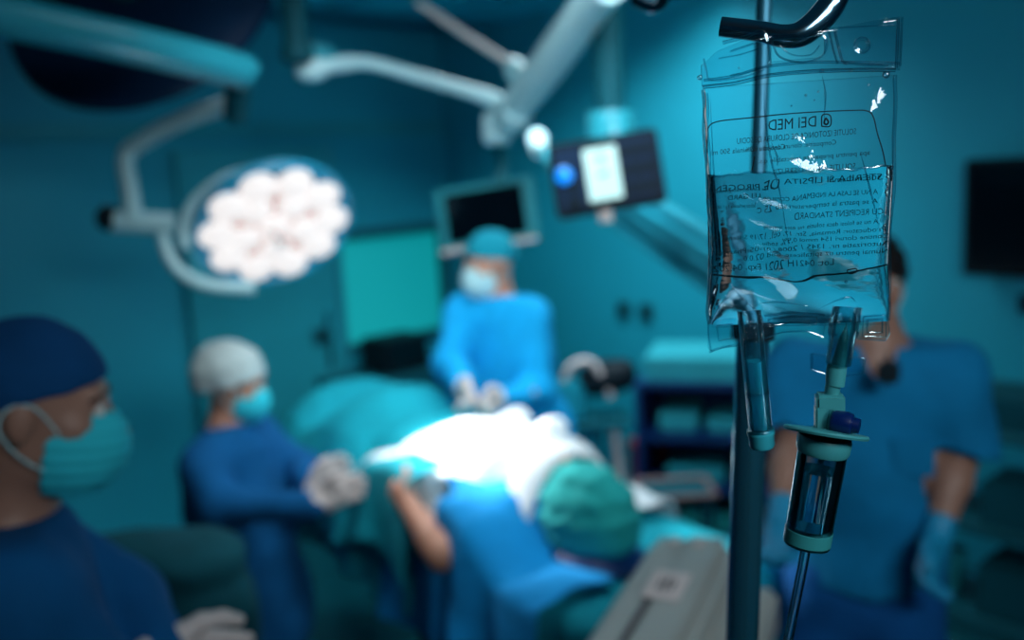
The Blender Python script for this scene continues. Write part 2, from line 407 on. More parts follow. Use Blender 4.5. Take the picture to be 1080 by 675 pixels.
# ================================================================== BLUE CART (far right of the table)
cc = P(742, 380, 4.05); cx = Vector((cc.x+.02, cc.y, 0))
t = thing('supply_cart', cx, 'navy blue shelf cart with dark open shelves near the right wall', 'cart')
cax = (Vector((.95, -.30, 0)).normalized(), Vector((.30, .95, 0)).normalized(), ZUP)
H = 1.02
for sx in (-1, 1): box('side_panel', cx+cax[0]*.27*sx+ZUP*(.08+H/2-.02), (.013, .22, H/2-.04), NAVY, t, ax=cax)
box('back_panel', cx+cax[1]*.21+ZUP*(.08+H/2-.02), (.27, .008, H/2-.04), NAVY, t, ax=cax)
for z in (.12, .36, .58, .80, 1.03): box('shelf', cx+ZUP*z, (.262, .21, .011), NAVY, t, ax=cax)
for sx in (-1, 1):
    for sy in (-1, 1):
        p = cx+cax[0]*.23*sx+cax[1]*.17*sy+ZUP*.04
        wv = lathe('caster', p-cax[0]*.015, cax[0], [(.0, 0), (.038, .0), (.04, .008), (.04, .022), (.038, .03), (0, .03)], RUBBER, t, 20)
def carton(c, hs, m, label, cat='box', ax=cax, grp=None):
    q = tag(box('supply_box', Vector(c)+ZUP*hs[2], hs, m, ax=ax, bevel=.006), label, cat, grp); return q
carton(cx+cax[0]*.0+ZUP*1.043, (.25, .19, .05), BOXT, 'wide teal tray box on top of the navy blue cart')
carton(cx+cax[0]*-.12+ZUP*.813, (.08, .12, .04), BOXT, 'small teal box on the upper shelf of the navy cart, left')
carton(cx+cax[0]*.09+ZUP*.813, (.09, .12, .03), BOXT, 'flat teal box on the upper shelf of the navy cart, right')
carton(cx+cax[0]*-.05+ZUP*.593, (.12, .13, .035), BOXT, 'teal box on the middle shelf of the navy cart')
carton(cx+cax[0]*.02+ZUP*.373, (.13, .13, .045), CAPG, 'green box on the lower shelf of the navy cart')

# ================================================================== SUCTION UNIT ON STAND
b0 = P(622, 400, 4.35); b0.z = 0
t = thing('suction_unit', b0, 'dark suction device with canister and curved handle on a legged stand', 'medical device')
tp = lambda dx, dy, z: b0+Vector((dx, dy, z))
lathe('motor_head', tp(.08, 0, .98), (1, 0, .15), [(0, -.13), (.05, -.13), (.075, -.08), (.085, 0), (.07, .1), (.04, .13), (0, .13)], DARK, t, 24)
lathe('canister', tp(-.09, -.02, .80), (0, 0, 1), [(.05, 0), (.065, .02), (.068, .15), (.06, .17), (0, .18)], CAPT, t, 24)
tube('handle', [tp(-.12, -.05, .99), tp(-.08, -.06, 1.06), tp(.0, -.06, 1.07), tp(.05, -.06, 1.0), tp(.09, -.06, .9)], .016, GLOVE, t)
box('tray', tp(0, 0, .785), (.17, .13, .012), FRAME, t)
tube('pole', [tp(0, 0, .1), tp(0, 0, .78)], .05, CAPT, t)
for dx, dy in ((-.12, -.1), (.12, -.1), (-.12, .1), (.12, .1)):
    l = tube('leg', [tp(dx*.8, dy*.8, .775), tp(dx*1.1, dy*1.1, .4), tp(dx*1.5, dy*1.5, .05)], .013, GLOVE, t)
    lathe('foot', tp(dx*1.5, dy*1.5, 0), (0, 0, 1), [(.02, 0), (.02, .04), (.014, .055), (0, .055)], RUBBER, l, 14)
tube('hose', [tp(-.09, -.04, .96), tp(-.16, -.08, .9), tp(-.17, -.1, .7), tp(-.1, -.12, .55), tp(.0, -.1, .6), tp(.06, -.09, .84)], .008, COLUMN, t)

# ================================================================== LOW STAND WITH RED BIN
b1 = P(712, 505, 3.5); s0 = Vector((b1.x, b1.y, 0))
t = thing('low_stand', s0, 'low steel stand with pinkish rim in front of the navy blue cart', 'stand')
box('top', s0+ZUP*.735, (.13, .10, .012), COLUMN, t)
bm = bmesh.new(); loop = [s0+Vector((sx*.13, sy*.10, .75)) for sx, sy in ((-1, -1), (1, -1), (1, 1), (-1, 1))]
for a, b in zip(loop, loop[1:]+loop[:1]): bm_tube(bm, [a, b], .011, 10)
link_bm('rim', bm, mat('rim_pinkish', (.20, .13, .13), .5), t, smooth=True, auto=40)
for sx in (-1, 1):
    for sy in (-1, 1): tube('leg', [s0+Vector((sx*.115, sy*.085, .0)), s0+Vector((sx*.115, sy*.085, .725))], .012, STEEL, t)
p = P(690, 480, 4.5); p.z = 0
t = thing('waste_bin', p, 'dark red round bin beside the navy blue cart', 'bin')
lathe('body', p, (0, 0, 1), [(.10, 0), (.12, .60), (.124, .62), (.112, .62), (.09, .02), (0, .02)], RED, t, 28)
lathe('lid', p+ZUP*.622, (0, 0, 1), [(.126, 0), (.126, .015), (.09, .03), (0, .034)], RED, t, 28)

# ================================================================== RACK ON THE RIGHT
r0 = P(1048, 520, 2.85); r0.z = 0; rax = AXR
r0 = Vector((r0.x+.15, r0.y+.05, 0))
t = thing('wire_rack', r0, 'dark shelving rack standing along the right wall', 'rack')
for sx in (-1, 1):
    for sy in (-1, 1): tube('post', [r0+rax[0]*.5*sx+rax[1]*.17*sy, r0+rax[0]*.5*sx+rax[1]*.17*sy+ZUP*1.24], .013, FRAME, t)
for z in (.18, .48, .78, 1.08):
    bm = bmesh.new(); bm_box(bm, r0+ZUP*z, (.49, .17, .008), rax)
    for sy in (-1, 1): bm_tube(bm, [r0+rax[0]*-.5+rax[1]*.17*sy+ZUP*(z+.03), r0+rax[0]*.5+rax[1]*.17*sy+ZUP*(z+.03)], .006, 8)
    link_bm('shelf', bm, FRAME, t)
bxs = [(-.33, .1, .09, .05, BOXT, 'left'), (0, .12, .1, .06, COLUMN, 'middle'), (.32, .1, .1, .05, CAPT, 'right')]
for zi, (z, row) in enumerate(((1.09, 'top'), (.79, 'second'), (.49, 'third'))):
    for dx, hx, hy, hz, mm, nm in bxs:
        hz2 = hz*(.8+.3*((zi*7+int(dx*10)) % 3))
        carton(r0+rax[0]*dx+ZUP*(z+.001), (hx, hy, hz2), mm, '%s box on the %s shelf of the dark rack at right' % ({BOXT: 'light teal', COLUMN: 'dark green', CAPT: 'mid teal'}[mm], row), ax=rax, grp='boxes on the rack')
p = r0 + Vector((-.42, -.45, 0))
t = thing('floor_stool', p, 'black round stool standing low in front of the right rack', 'stool')
lathe('seat', p+ZUP*.42, (0, 0, 1), [(0, 0), (.15, 0), (.17, .02), (.17, .05), (.15, .07), (0, .075)], RUBBER, t)
tube('column', [p+ZUP*.1, p+ZUP*.42], .025, STEEL, t)
for k in range(5):
    a = 2*math.pi*k/5; l = tube('leg', [p+ZUP*.12, p+Vector((math.cos(a)*.24, math.sin(a)*.24, .065))], .016, DARK, t, n=1)
    lathe('caster', p+Vector((math.cos(a)*.24, math.sin(a)*.24, .0)), (0, 0, 1), [(0, 0), (.022, .004), (.026, .026), (.018, .05), (0, .055)], RUBBER, l, 14)
# ================================================================== OVERHEAD EQUIPMENT
LAMPC = P(290, 239, 3.3)
nrm = (CR*.40 - CU*.74 - CF*.56).normalized()      # the lens looks down towards the patient
maj = (CR*.91 + CU*.41); maj = (maj-nrm*maj.dot(nrm)).normalized(); mnr = nrm.cross(maj)
R0 = .27
t = thing('surgical_lamp', LAMPC, 'lit round surgical lamp with petal lenses and ring yoke over the patient', 'lamp')
RIM = mat('lamp_rim_blue', (0.01, 0.30, 0.50), 0.3, var=0.05)
lathe('housing', LAMPC-nrm*.10, nrm, [(0, 0), (.10, 0), (.2, .025), (R0+.004, .07), (R0+.010, .10), (R0+.004, .112), (R0-.005, .105), (R0-.01, .095), (0, .095)], RIM, t, 64)
LENS = mat('lamp_lens', (0.3, 0.28, 0.27), 0.3, emit=(1.0, 0.94, 0.93), estr=0.9)
LENSB = mat('lamp_lens_base', (0.3, 0.2, 0.2), 0.5, emit=(1.0, 0.72, 0.66), estr=0.50)
lathe('lens_base', LAMPC-nrm*.006, nrm, [(0, 0), (R0-.05, 0), (R0-.05, .006), (0, .006)], LENSB, t, 64)
def petal(c, r):
    lathe('lens', c, nrm, [(r, 0), (r, .006), (r*.92, .013), (r*.6, .02), (0, .023)], LENS, t, 32)
petal(LAMPC, .052)
for k in range(5):
    a = 2*math.pi*k/5+.5; petal(LAMPC+(maj*math.cos(a)+mnr*math.sin(a))*.108, .054)
for k in range(10):
    a = 2*math.pi*k/10+.15; petal(LAMPC+(maj*math.cos(a)+mnr*math.sin(a))*.198, .062)
tube('handle', [LAMPC+nrm*.02, LAMPC+nrm*.09], [.018, .014], GLOVE, t)
# ring yoke
bm = bmesh.new(); pts = []
for k in range(31):
    a = math.radians(100+ k*7.0); pts.append(LAMPC+(maj*math.cos(a)+mnr*-math.sin(a)*1.0)*(R0+.075)-nrm*.05)
yk = []
J1 = P(180, 237, 3.22)
ringpts = [P(280, 178, 3.2), P(238, 188, 3.2), P(206, 212, 3.2), P(194, 240, 3.2), P(196, 262, 3.2)]
tube('yoke_ring', ringpts, .019, ARM, t)
tube('yoke_arm', [P(172, 240, 3.24), P(175, 262, 3.24), P(190, 286, 3.24), P(220, 301, 3.25), P(268, 304, 3.26)], .021, ARM, t)
tube('yoke_joint', [P(196, 262, 3.2), P(212, 290, 3.27), P(224, 300, 3.25)], .012, ARM_D, t)
tube('tilt_pivot', [P(118, 233, 3.2), P(184, 236, 3.24)], .035, ARM, t, n=1)
lathe('knob', P(120, 230, 3.2), CR*-1, [(0, -.01), (.04, -.01), (.045, .03), (.03, .05), (0, .05)], DARK, t, 24)
tube('suspension_arm', [P(142, 232, 3.2), P(137, 200, 3.2), P(133, 166, 3.2), P(150, 150, 3.19), P(190, 128, 3.12), P(247, 108, 3.0)], .029, ARM, t)
# elbow drop and spring arm up to the ceiling hub
tube('arm_drop', [P(252, 72, 2.75), P(249, 122, 2.9)], .038, COLUMN, t, n=1)
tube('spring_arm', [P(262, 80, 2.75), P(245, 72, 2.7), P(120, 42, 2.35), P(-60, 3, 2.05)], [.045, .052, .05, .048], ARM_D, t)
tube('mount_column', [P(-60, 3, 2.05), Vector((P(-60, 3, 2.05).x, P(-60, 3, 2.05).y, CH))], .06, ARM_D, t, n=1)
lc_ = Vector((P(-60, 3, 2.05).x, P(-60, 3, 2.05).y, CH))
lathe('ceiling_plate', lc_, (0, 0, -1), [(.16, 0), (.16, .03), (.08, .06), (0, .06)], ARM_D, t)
# its beam
TGT = P(520, 472, 2.85)
l = bpy.data.lights.new('surgical_lamp_beam', 'SPOT'); l.energy = 300; l.spot_size = math.radians(36); l.spot_blend = .8; l.shadow_soft_size = .14; l.color = (1, .97, .95)
lo_ = bpy.data.objects.new('surgical_lamp_beam', l); COL.objects.link(lo_); lo_.location = LAMPC+nrm*.13
lo_.rotation_euler = (TGT-lo_.location).to_track_quat('-Z', 'Y').to_euler()

# unlit lamp, seen from its back, top left
c = P(145, -10, 3.0); n2 = (CR*.25-CU*.45+CF*-.5).normalized(); n2 = (CF*.75 - CU*.35 + CR*.1).normalized()
t = thing('unlit_surgical_lamp', c, 'dark unlit round lamp head hanging at the top left', 'lamp')
lathe('housing', c-n2*.05, n2, [(0, 0), (.15, 0), (.38, .03), (.435, .06), (.44, .09), (.42, .105), (0, .1)], DARKBLUE, t, 56)
lathe('back_cap', c-n2*.052, n2*-1, [(.09, 0), (.08, .04), (.05, .05), (0, .05)], COLUMN, t, 32)
tube('arm', [c-n2*.07, c+ZUP*.2-n2*.08, Vector((c.x, c.y, CH-.02))-n2*.08], .03, COLUMN, t)
lathe('ceiling_plate', Vector((c.x-n2.x*.08, c.y-n2.y*.08, CH)), (0, 0, -1), [(.12, 0), (.12, .025), (.06, .05), (0, .05)], COLUMN, t)
# dark drop tube right of it
c = P(312, 30, 3.0)
t = thing('ceiling_drop_column', Vector((c.x, c.y, CH)), 'short dark vertical column dropping from the ceiling by the lit arm', 'column')
tube('tube', [Vector((c.x, c.y, CH)), P(313, 52, 3.0)], .042, COLUMN, t, n=1)
lathe('flange', Vector((c.x, c.y, CH)), (0, 0, -1), [(.11, 0), (.11, .02), (.05, .04), (0, .04)], COLUMN, t)
lathe('end_cap', P(313, 52, 3.0), (0, 0, -1), [(.05, -.01), (.052, .03), (.03, .045), (0, .045)], COLUMN, t)

# monitor on a pale jointed arm
t = thing('suspended_monitor', P(512, 222, 3.9), 'black screened monitor in pale teal frame hanging behind the standing figure', 'monitor')
def quadframe(a, b, c_, d_, Z, Zr=None):
    """pixel corners tl,tr,br,bl"""
    Zr = Zr or Z
    A, B, C_, D_ = P(*a, Z), P(*b, Zr), P(*c_, Zr), P(*d_, Z); ctr_ = (A+B+C_+D_)/4
    x = ((B+C_)-(A+D_))/2; y = ((A+B)-(C_+D_))/2; hx, hy = x.length/2, y.length/2
    x = x.normalized(); y = (y-x*y.dot(x)).normalized(); return ctr_, (x, y, x.cross(y)), hx, hy
mc, max_, hx, hy = quadframe((452, 204), (556, 183), (572, 254), (470, 266), 3.9, 3.8)
box('housing', mc-max_[2]*.02, (hx, hy, .02), BEZEL, t, ax=max_, bevel=.01)
box('display', mc+max_[2]*.0025+max_[1]*.006, (hx-.043, hy-.032, .002), BLACKGLASS, t, ax=max_, bevel=.001)
box('shelf_lip', mc-max_[1]*(hy-.008)+max_[2]*.006, (hx*.97, .010, .012), GLOVE, t, ax=max_)
box('backplate', mc-max_[2]*.065, (.12, .1, .03), FRAME, t, ax=max_, bevel=.008)
tube('hanger', [P(524, 146, 3.95), P(530, 175, 4.0), mc-max_[2]*.07+max_[1]*.05], .022, COLUMN, t)
lathe('elbow', P(524, 118, 3.6), (P(524, 150, 3.6)-P(524, 118, 3.6)), [(0, 0), (.045, .0), (.055, .02), (.055, .10), (.045, .12), (0, .12)], ARM, t, 28)
jn = P(530, 132, 3.6)
tube('link', [jn, P(524, 146, 3.95)], .03, ARM_D, t, n=1)
tube('arm', [jn, P(580, 65, 3.1), P(640, -18, 2.65)], [.058, .062, .058], ARM, t)
box('arm_cover', (P(535, 128, 3.5)+P(548, 110, 3.38))/2, (.06, .05, .06), ARM, t, ax=axes_from(P(548, 110, 3.38)-P(535, 128, 3.5), ZUP), bevel=.02)
q = P(640, -18, 2.65); q2 = Vector((q.x, q.y, CH))
tube('mount_column', [q, q2], .06, ARM, t, n=1)
lathe('ceiling_plate', q2, (0, 0, -1), [(.15, 0), (.15, .02), (.07, .04), (0, .04)], ARM, t)
# thin pale arm running left
t = thing('jointed_arm', P(400, 76, 3.3), 'thin pale jointed arm with bulb end crossing the ceiling left of the big arm', 'jointed arm')
tube('forearm', [P(531, 112, 3.5), P(516, 103, 3.5), P(480, 92, 3.42), P(435, 79, 3.3), P(392, 67, 3.2), P(366, 66, 3.15)], [.034, .03, .024, .022, .022, .022], ARM, t)
tube('wrist_link', [P(372, 66, 3.15), P(352, 68, 3.1), P(338, 70, 3.08)], .026, ARM, t)
lathe('end_bulb', P(312, 74, 3.06), CR*1.0+CU*.06, [(0, 0), (.025, .004), (.038, .025), (.04, .06), (.03, .09), (.02, .10), (0, .1)], ARM, t, 28)
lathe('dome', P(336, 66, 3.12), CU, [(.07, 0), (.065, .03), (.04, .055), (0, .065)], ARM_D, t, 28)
# second thin arm, higher
t = thing('jointed_arm', P(500, 45, 3.6), 'slender greyish arm high above, ending in a white joint at the big arm', 'jointed arm')
tube('rod', [P(440, 2, 3.35), P(490, 36, 3.5), P(540, 68, 3.62)], [.016, .014, .014], GLOVE, t)
lathe('joint', P(536, 66, 3.62), P(560, 92, 3.62)-P(536, 66, 3.62), [(0, 0), (.03, 0), (.042, .03), (.042, .08), (.03, .11), (0, .11)], ARM, t, 24)
q = P(440, 2, 3.35); tube('drop', [q, Vector((q.x, q.y, CH))], .02, ARM_D, t, n=1)

# dark column with control panel and boom arm
colx = P(643, 100, 2.9)
t = thing('equipment_boom', Vector((colx.x, colx.y, CH)), 'dark vertical ceiling column with wide teal boom arm running down behind the drip bag', 'boom')
tube('column', [Vector((colx.x, colx.y, CH)), colx+ZUP*-.16], .047, COLUMN, t, n=1, seg=28)
lathe('ceiling_plate', Vector((colx.x, colx.y, CH)), (0, 0, -1), [(.17, 0), (.17, .025), (.09, .05), (0, .05)], COLUMN, t)
a, b = P(655, 208, 2.95), P(800, 300, 2.3)
BOOM = mat('boom_teal', (0.01, .26, .36), .7, spec=.15)
box('boom_arm', (a+b)/2, ((b-a).length/2, .05, .055), BOOM, t, ax=axes_from(b-a, ZUP), bevel=.025)
box('boom_rail', (a+b)/2-ZUP*.07, ((b-a).length/2, .052, .012), BOOM, t, ax=axes_from(b-a, ZUP), bevel=.006)
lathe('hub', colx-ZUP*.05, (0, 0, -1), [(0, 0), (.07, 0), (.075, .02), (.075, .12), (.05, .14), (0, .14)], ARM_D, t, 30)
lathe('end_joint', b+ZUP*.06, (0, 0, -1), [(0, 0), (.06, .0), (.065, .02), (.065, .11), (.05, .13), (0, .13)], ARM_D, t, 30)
t = thing('control_panel', P(640, 182, 2.45), 'dark tilted control panel with white screen and glowing blue button', 'control panel')
mc, pax, hx, hy = quadframe((575, 155), (694, 132), (703, 213), (589, 230), 2.45, 2.42)
box('housing', mc-pax[2]*.025, (hx, hy, .025), DARK, t, ax=pax, bevel=.008)
box('left_keys', mc-pax[0]*(hx*.64)+pax[2]*.001, (hx*.26, hy*.82, .002), DARKBLUE, t, ax=pax, bevel=.001)
box('right_keys', mc+pax[0]*(hx*.55)+pax[2]*.001, (hx*.36, hy*.82, .002), DARKBLUE, t, ax=pax, bevel=.001)
for i in range(3):
    for j in range(3): box('key', mc+pax[0]*(hx*(.33+.22*i))+pax[1]*(hy*(.5-.5*j))+pax[2]*.004, (hx*.08, hy*.15, .002), DARK, t, ax=pax, bevel=.001)
for j in (-.2, -.62): box('key', mc-pax[0]*(hx*.64)+pax[1]*hy*j+pax[2]*.004, (hx*.12, hy*.12, .002), DARK, t, ax=pax, bevel=.001)
SCR = mat('lit_display', (0.4, 0.6, 0.6), 0.3, emit=(0.55, 0.92, 0.90), estr=0.72)
sc = mc-pax[0]*hx*.07+pax[2]*.003
d = box('display', sc, (hx*.30, hy*.70, .003), SCR, t, ax=pax, bevel=.001, label='white lit display with small grey icons')
INK = mat('display_ink', (0.05, 0.25, 0.25), 0.5)
lathe('icon', sc+pax[1]*hy*.4+pax[2]*.003, pax[2], [(.010, 0), (.010, .001), (.006, .001), (.006, 0)], INK, d, 20)
box('icon', sc-pax[1]*hy*.02+pax[2]*.0035-pax[0]*.004, (.008, .005, .0006), INK, d, ax=pax, bevel=0)
box('icon', sc-pax[1]*hy*.02+pax[2]*.0035+pax[0]*.010+pax[1]*.003, (.004, .005, .0006), INK, d, ax=pax, bevel=0)
BLUEL = mat('blue_light', (0.0, 0.1, 0.3), 0.3, emit=(0.0, 0.25, 1.0), estr=1.4)
lathe('blue_button', mc-pax[0]*hx*.76+pax[1]*hy*.12+pax[2]*.002, pax[2], [(0, 0), (.022, 0), (.022, .006), (.015, .01), (0, .011)], BLUEL, t, 28, label='round glowing blue button')
tube('grip', [mc-pax[1]*hy-pax[0]*.02, mc-pax[1]*(hy+.028)-pax[0]*.02], [.02, .016], GLOVE, t, label='small pale grip below the panel')
tube('mount', [mc-pax[2]*.05, mc-pax[2]*.12, colx-ZUP*.12], .02, COLUMN, t)
tube('side_knob', [P(566, 146, 2.6), P(569, 160, 2.55)], [.03, .022], ARM, t, n=1)
tube('side_bracket', [P(568, 152, 2.58), mc-pax[0]*hx*.8-pax[2]*.03], .014, ARM_D, t, n=1)

# ================================================================== OPERATING TABLE AND PATIENT
HD = Vector((.19, 2.5, 0)); AX = Vector((-.557, .83, 0)).normalized(); PN = Vector((-.83, -.557, 0)).normalized()   # PN: towards camera-left side
TZ = .90
def tb(s, n, z): return HD + AX*s + PN*n + ZUP*z
TAX = (AX, PN, ZUP)
t = thing('operating_table', tb(.7, 0, 0), 'operating table with padded top under the draped patient', 'table')
box('base', tb(.75, 0, .05), (.5, .22, .05), STEEL, t, ax=TAX, bevel=.02)
box('column', tb(.7, 0, .45), (.17, .13, .36), DARK, t, ax=TAX, bevel=.03)
box('top_frame', tb(.68, 0, .80), (1.05, .25, .03), STEEL, t, ax=TAX)
for s, hs_ in ((-.18, .18), (.42, .39), (1.28, .44)): box('pad', tb(s, 0, .865), (hs_, .26, .034), RUBBER, t, ax=TAX, bevel=.02)
box('side_rail', tb(.6, .275, .80), (.9, .006, .014), STEEL, t, ax=TAX)
box('side_rail', tb(.6, -.275, .80), (.9, .006, .014), STEEL, t, ax=TAX)

def frame_head(c, f, u):
    f = Vector(f).normalized(); u = Vector(u); u = (u-f*u.dot(f)).normalized(); r = f.cross(u); return Vector(c), r, f, u
def head_prims(fr, s=1.0):
    c, r, f, u = fr
    p = lambda x, y, z: c+r*x*s+f*y*s+u*z*s
    A = (r, f, u); S = lambda *a: [x*s for x in a]
    q = [ell(p(0, -.008, .03), S(.075, .094, .087), A, 0), ell(p(0, .033, -.035), S(.060, .058, .084), A, .03*s),
         cap(p(0, .02, -.065), p(0, .068, -.103), .048*s, .022*s, .03*s), cap(p(0, .092, .004), p(0, .116, -.034), .008*s, .014*s, .012*s),
         cap(p(-.034, .082, .022), p(.034, .082, .022), .012*s, .012*s, .02*s), cap(p(-.02, .09, -.064), p(.02, .09, -.064), .008*s, .008*s, .012*s)]
    for sx in (-1, 1):
        q += [ell(p(.04*sx, .06, -.022), S(.024, .024, .022), A, .02*s), ell(p(.077*sx, -.008, -.008), S(.009, .019, .032), A, .006*s),
              sub(ell(p(.031*sx, .097, .002), S(.016, .013, .011), A), .008*s)]
    return q
def head_parts(fr, root, s=1.0):
    c, r, f, u = fr; p = lambda x, y, z: c+r*x*s+f*y*s+u*z*s
    for sx in (-1, 1):
        e = lathe('eye', p(.031*sx, .076, .002), f, [(0, 0), (.009*s, .004*s), (.0115*s, .011*s), (.0085*s, .018*s), (.005*s, .0205*s), (0, .0215*s)], EYEW, root, 18)
        lathe('iris', p(.031*sx, .076, .002)+f*.0195*s, f, [(.0055*s, 0), (.0045*s, .0018*s), (0, .0028*s)], EYED, e, 14)
        tube('eyebrow', [p(.014*sx, .097, .022), p(.032*sx, .093, .027), p(.052*sx, .078, .02)], [.002*s, .0038*s, .002*s], HAIR, root, seg=8)
def cap_part(fr, root, m, s=1.0, style='scrub', name='surgical_cap', label=None):
    c, r, f, u = fr; p = lambda x, y, z: c+r*x*s+f*y*s+u*z*s; A = (r, f, u)
    if style == 'scrub':
        q = [ell(p(0, -.008, .036), [.084*s, .104*s, .093*s], A, 0), cap(p(0, -.09, .0), p(0, -.10, -.02), .03*s, .02*s, .03*s)]
        q += [cut(p(0, .0, .018), -(u*1.0+f*-.32))]; amp = .0015
    else:
        q = [ell(p(0, -.025, .042), [.104*s, .122*s, .103*s], A, 0), ell(p(0, -.085, .0), [.075*s, .06*s, .06*s], A, .04*s)]
        q += [cut(p(0, .0, .005), -(u*1.0+f*-.45))]; amp = .004
    cp_ = sdf(name, q, .005, m, root, fold=folds(amp, 60, 45, c.x), label=label)
    return cp_
def mask_part(fr, root, m, s=1.0):
    c, r, f, u = fr; p = lambda x, y, z: c+r*x*s+f*y*s+u*z*s; A = (r, f, u)
    q = [ell(p(0, .045, -.055), [.069*s, .088*s, .078*s], A, 0), cut(p(0, .028, 0), -(f*1+u*-.1)), cut(p(0, .12, -.008), (u*1+f*.25))]
    sd = .0015*s
    uu = v3(u); cc_ = v3(c)
    def fold(X, Y, Z): return (sd*np.sin(((X-cc_[0])*uu[0]+(Y-cc_[1])*uu[1]+(Z-cc_[2])*uu[2])*330/s)).astype(np.float32)
    mk = sdf('face_mask', q, .004, m, root, fold=fold)
    for sx in (-1, 1):
        tube('ear_loop', [p(.062*sx, .045, -.03), p(.078*sx, .01, .015), p(.080*sx, -.022, .012), p(.081*sx, -.03, -.02), p(.072*sx, .0, -.06), p(.058*sx, .04, -.085)], .0018, MASK_L, mk, seg=8)
    return mk
def hand_prims(w, d, side, curl=.5, s=1.0, grow=0.0, thumb=1, spread=.12):
    """w wrist, d pointing to the fingers, side: towards the thumb"""
    w = Vector(w); d = Vector(d).normalized(); side = Vector(side); side = (side-d*side.dot(d)).normalized(); n = d.cross(side)*thumb  # palm normal
    g = grow
    q = [cap(w-d*.02*s, w+d*.02*s, .026*s+g, .028*s+g, .015, (n, .75)), cap(w+d*.03*s, w+d*.078*s, .040*s+g, .041*s+g, .02, (n, .42))]
    for i, (off, L, r_) in enumerate(((.031, .072, .0092), (.0105, .080, .0096), (-.010, .074, .0092), (-.030, .058, .0080))):
        p0 = w+d*.080*s+side*off*s; dd = (d+side*off*spread*20*s).normalized(); ang = 0; prev = p0-dd*.01*s
        for k, fr_ in enumerate((.45, .31, .24)):
            ang += curl*(.9 if k == 0 else 1.1)*(1+.12*i); di = dd*math.cos(ang)+n*math.sin(ang)
            nx = prev+di*L*fr_*s*1.12; q.append(cap(prev, nx, r_*s*(1-.08*k)+g, r_*s*(.94-.1*k)+g, .006)); prev = nx
    b0_ = w+d*.022*s+side*.024*s; b1_ = b0_+(d*.62+side*.72+n*.3).normalized()*.045*s; b2_ = b1_+(d*.85+side*.35+n*.45).normalized()*.034*s; b3_ = b2_+(d*.95+n*.4).normalized()*.026*s
    q += [cap(b0_, b1_, .0165*s+g, .0125*s+g, .015), cap(b1_, b2_, .0118*s+g, .0105*s+g, .006), cap(b2_, b3_, .0102*s+g, .0085*s+g, .006)]
    return q
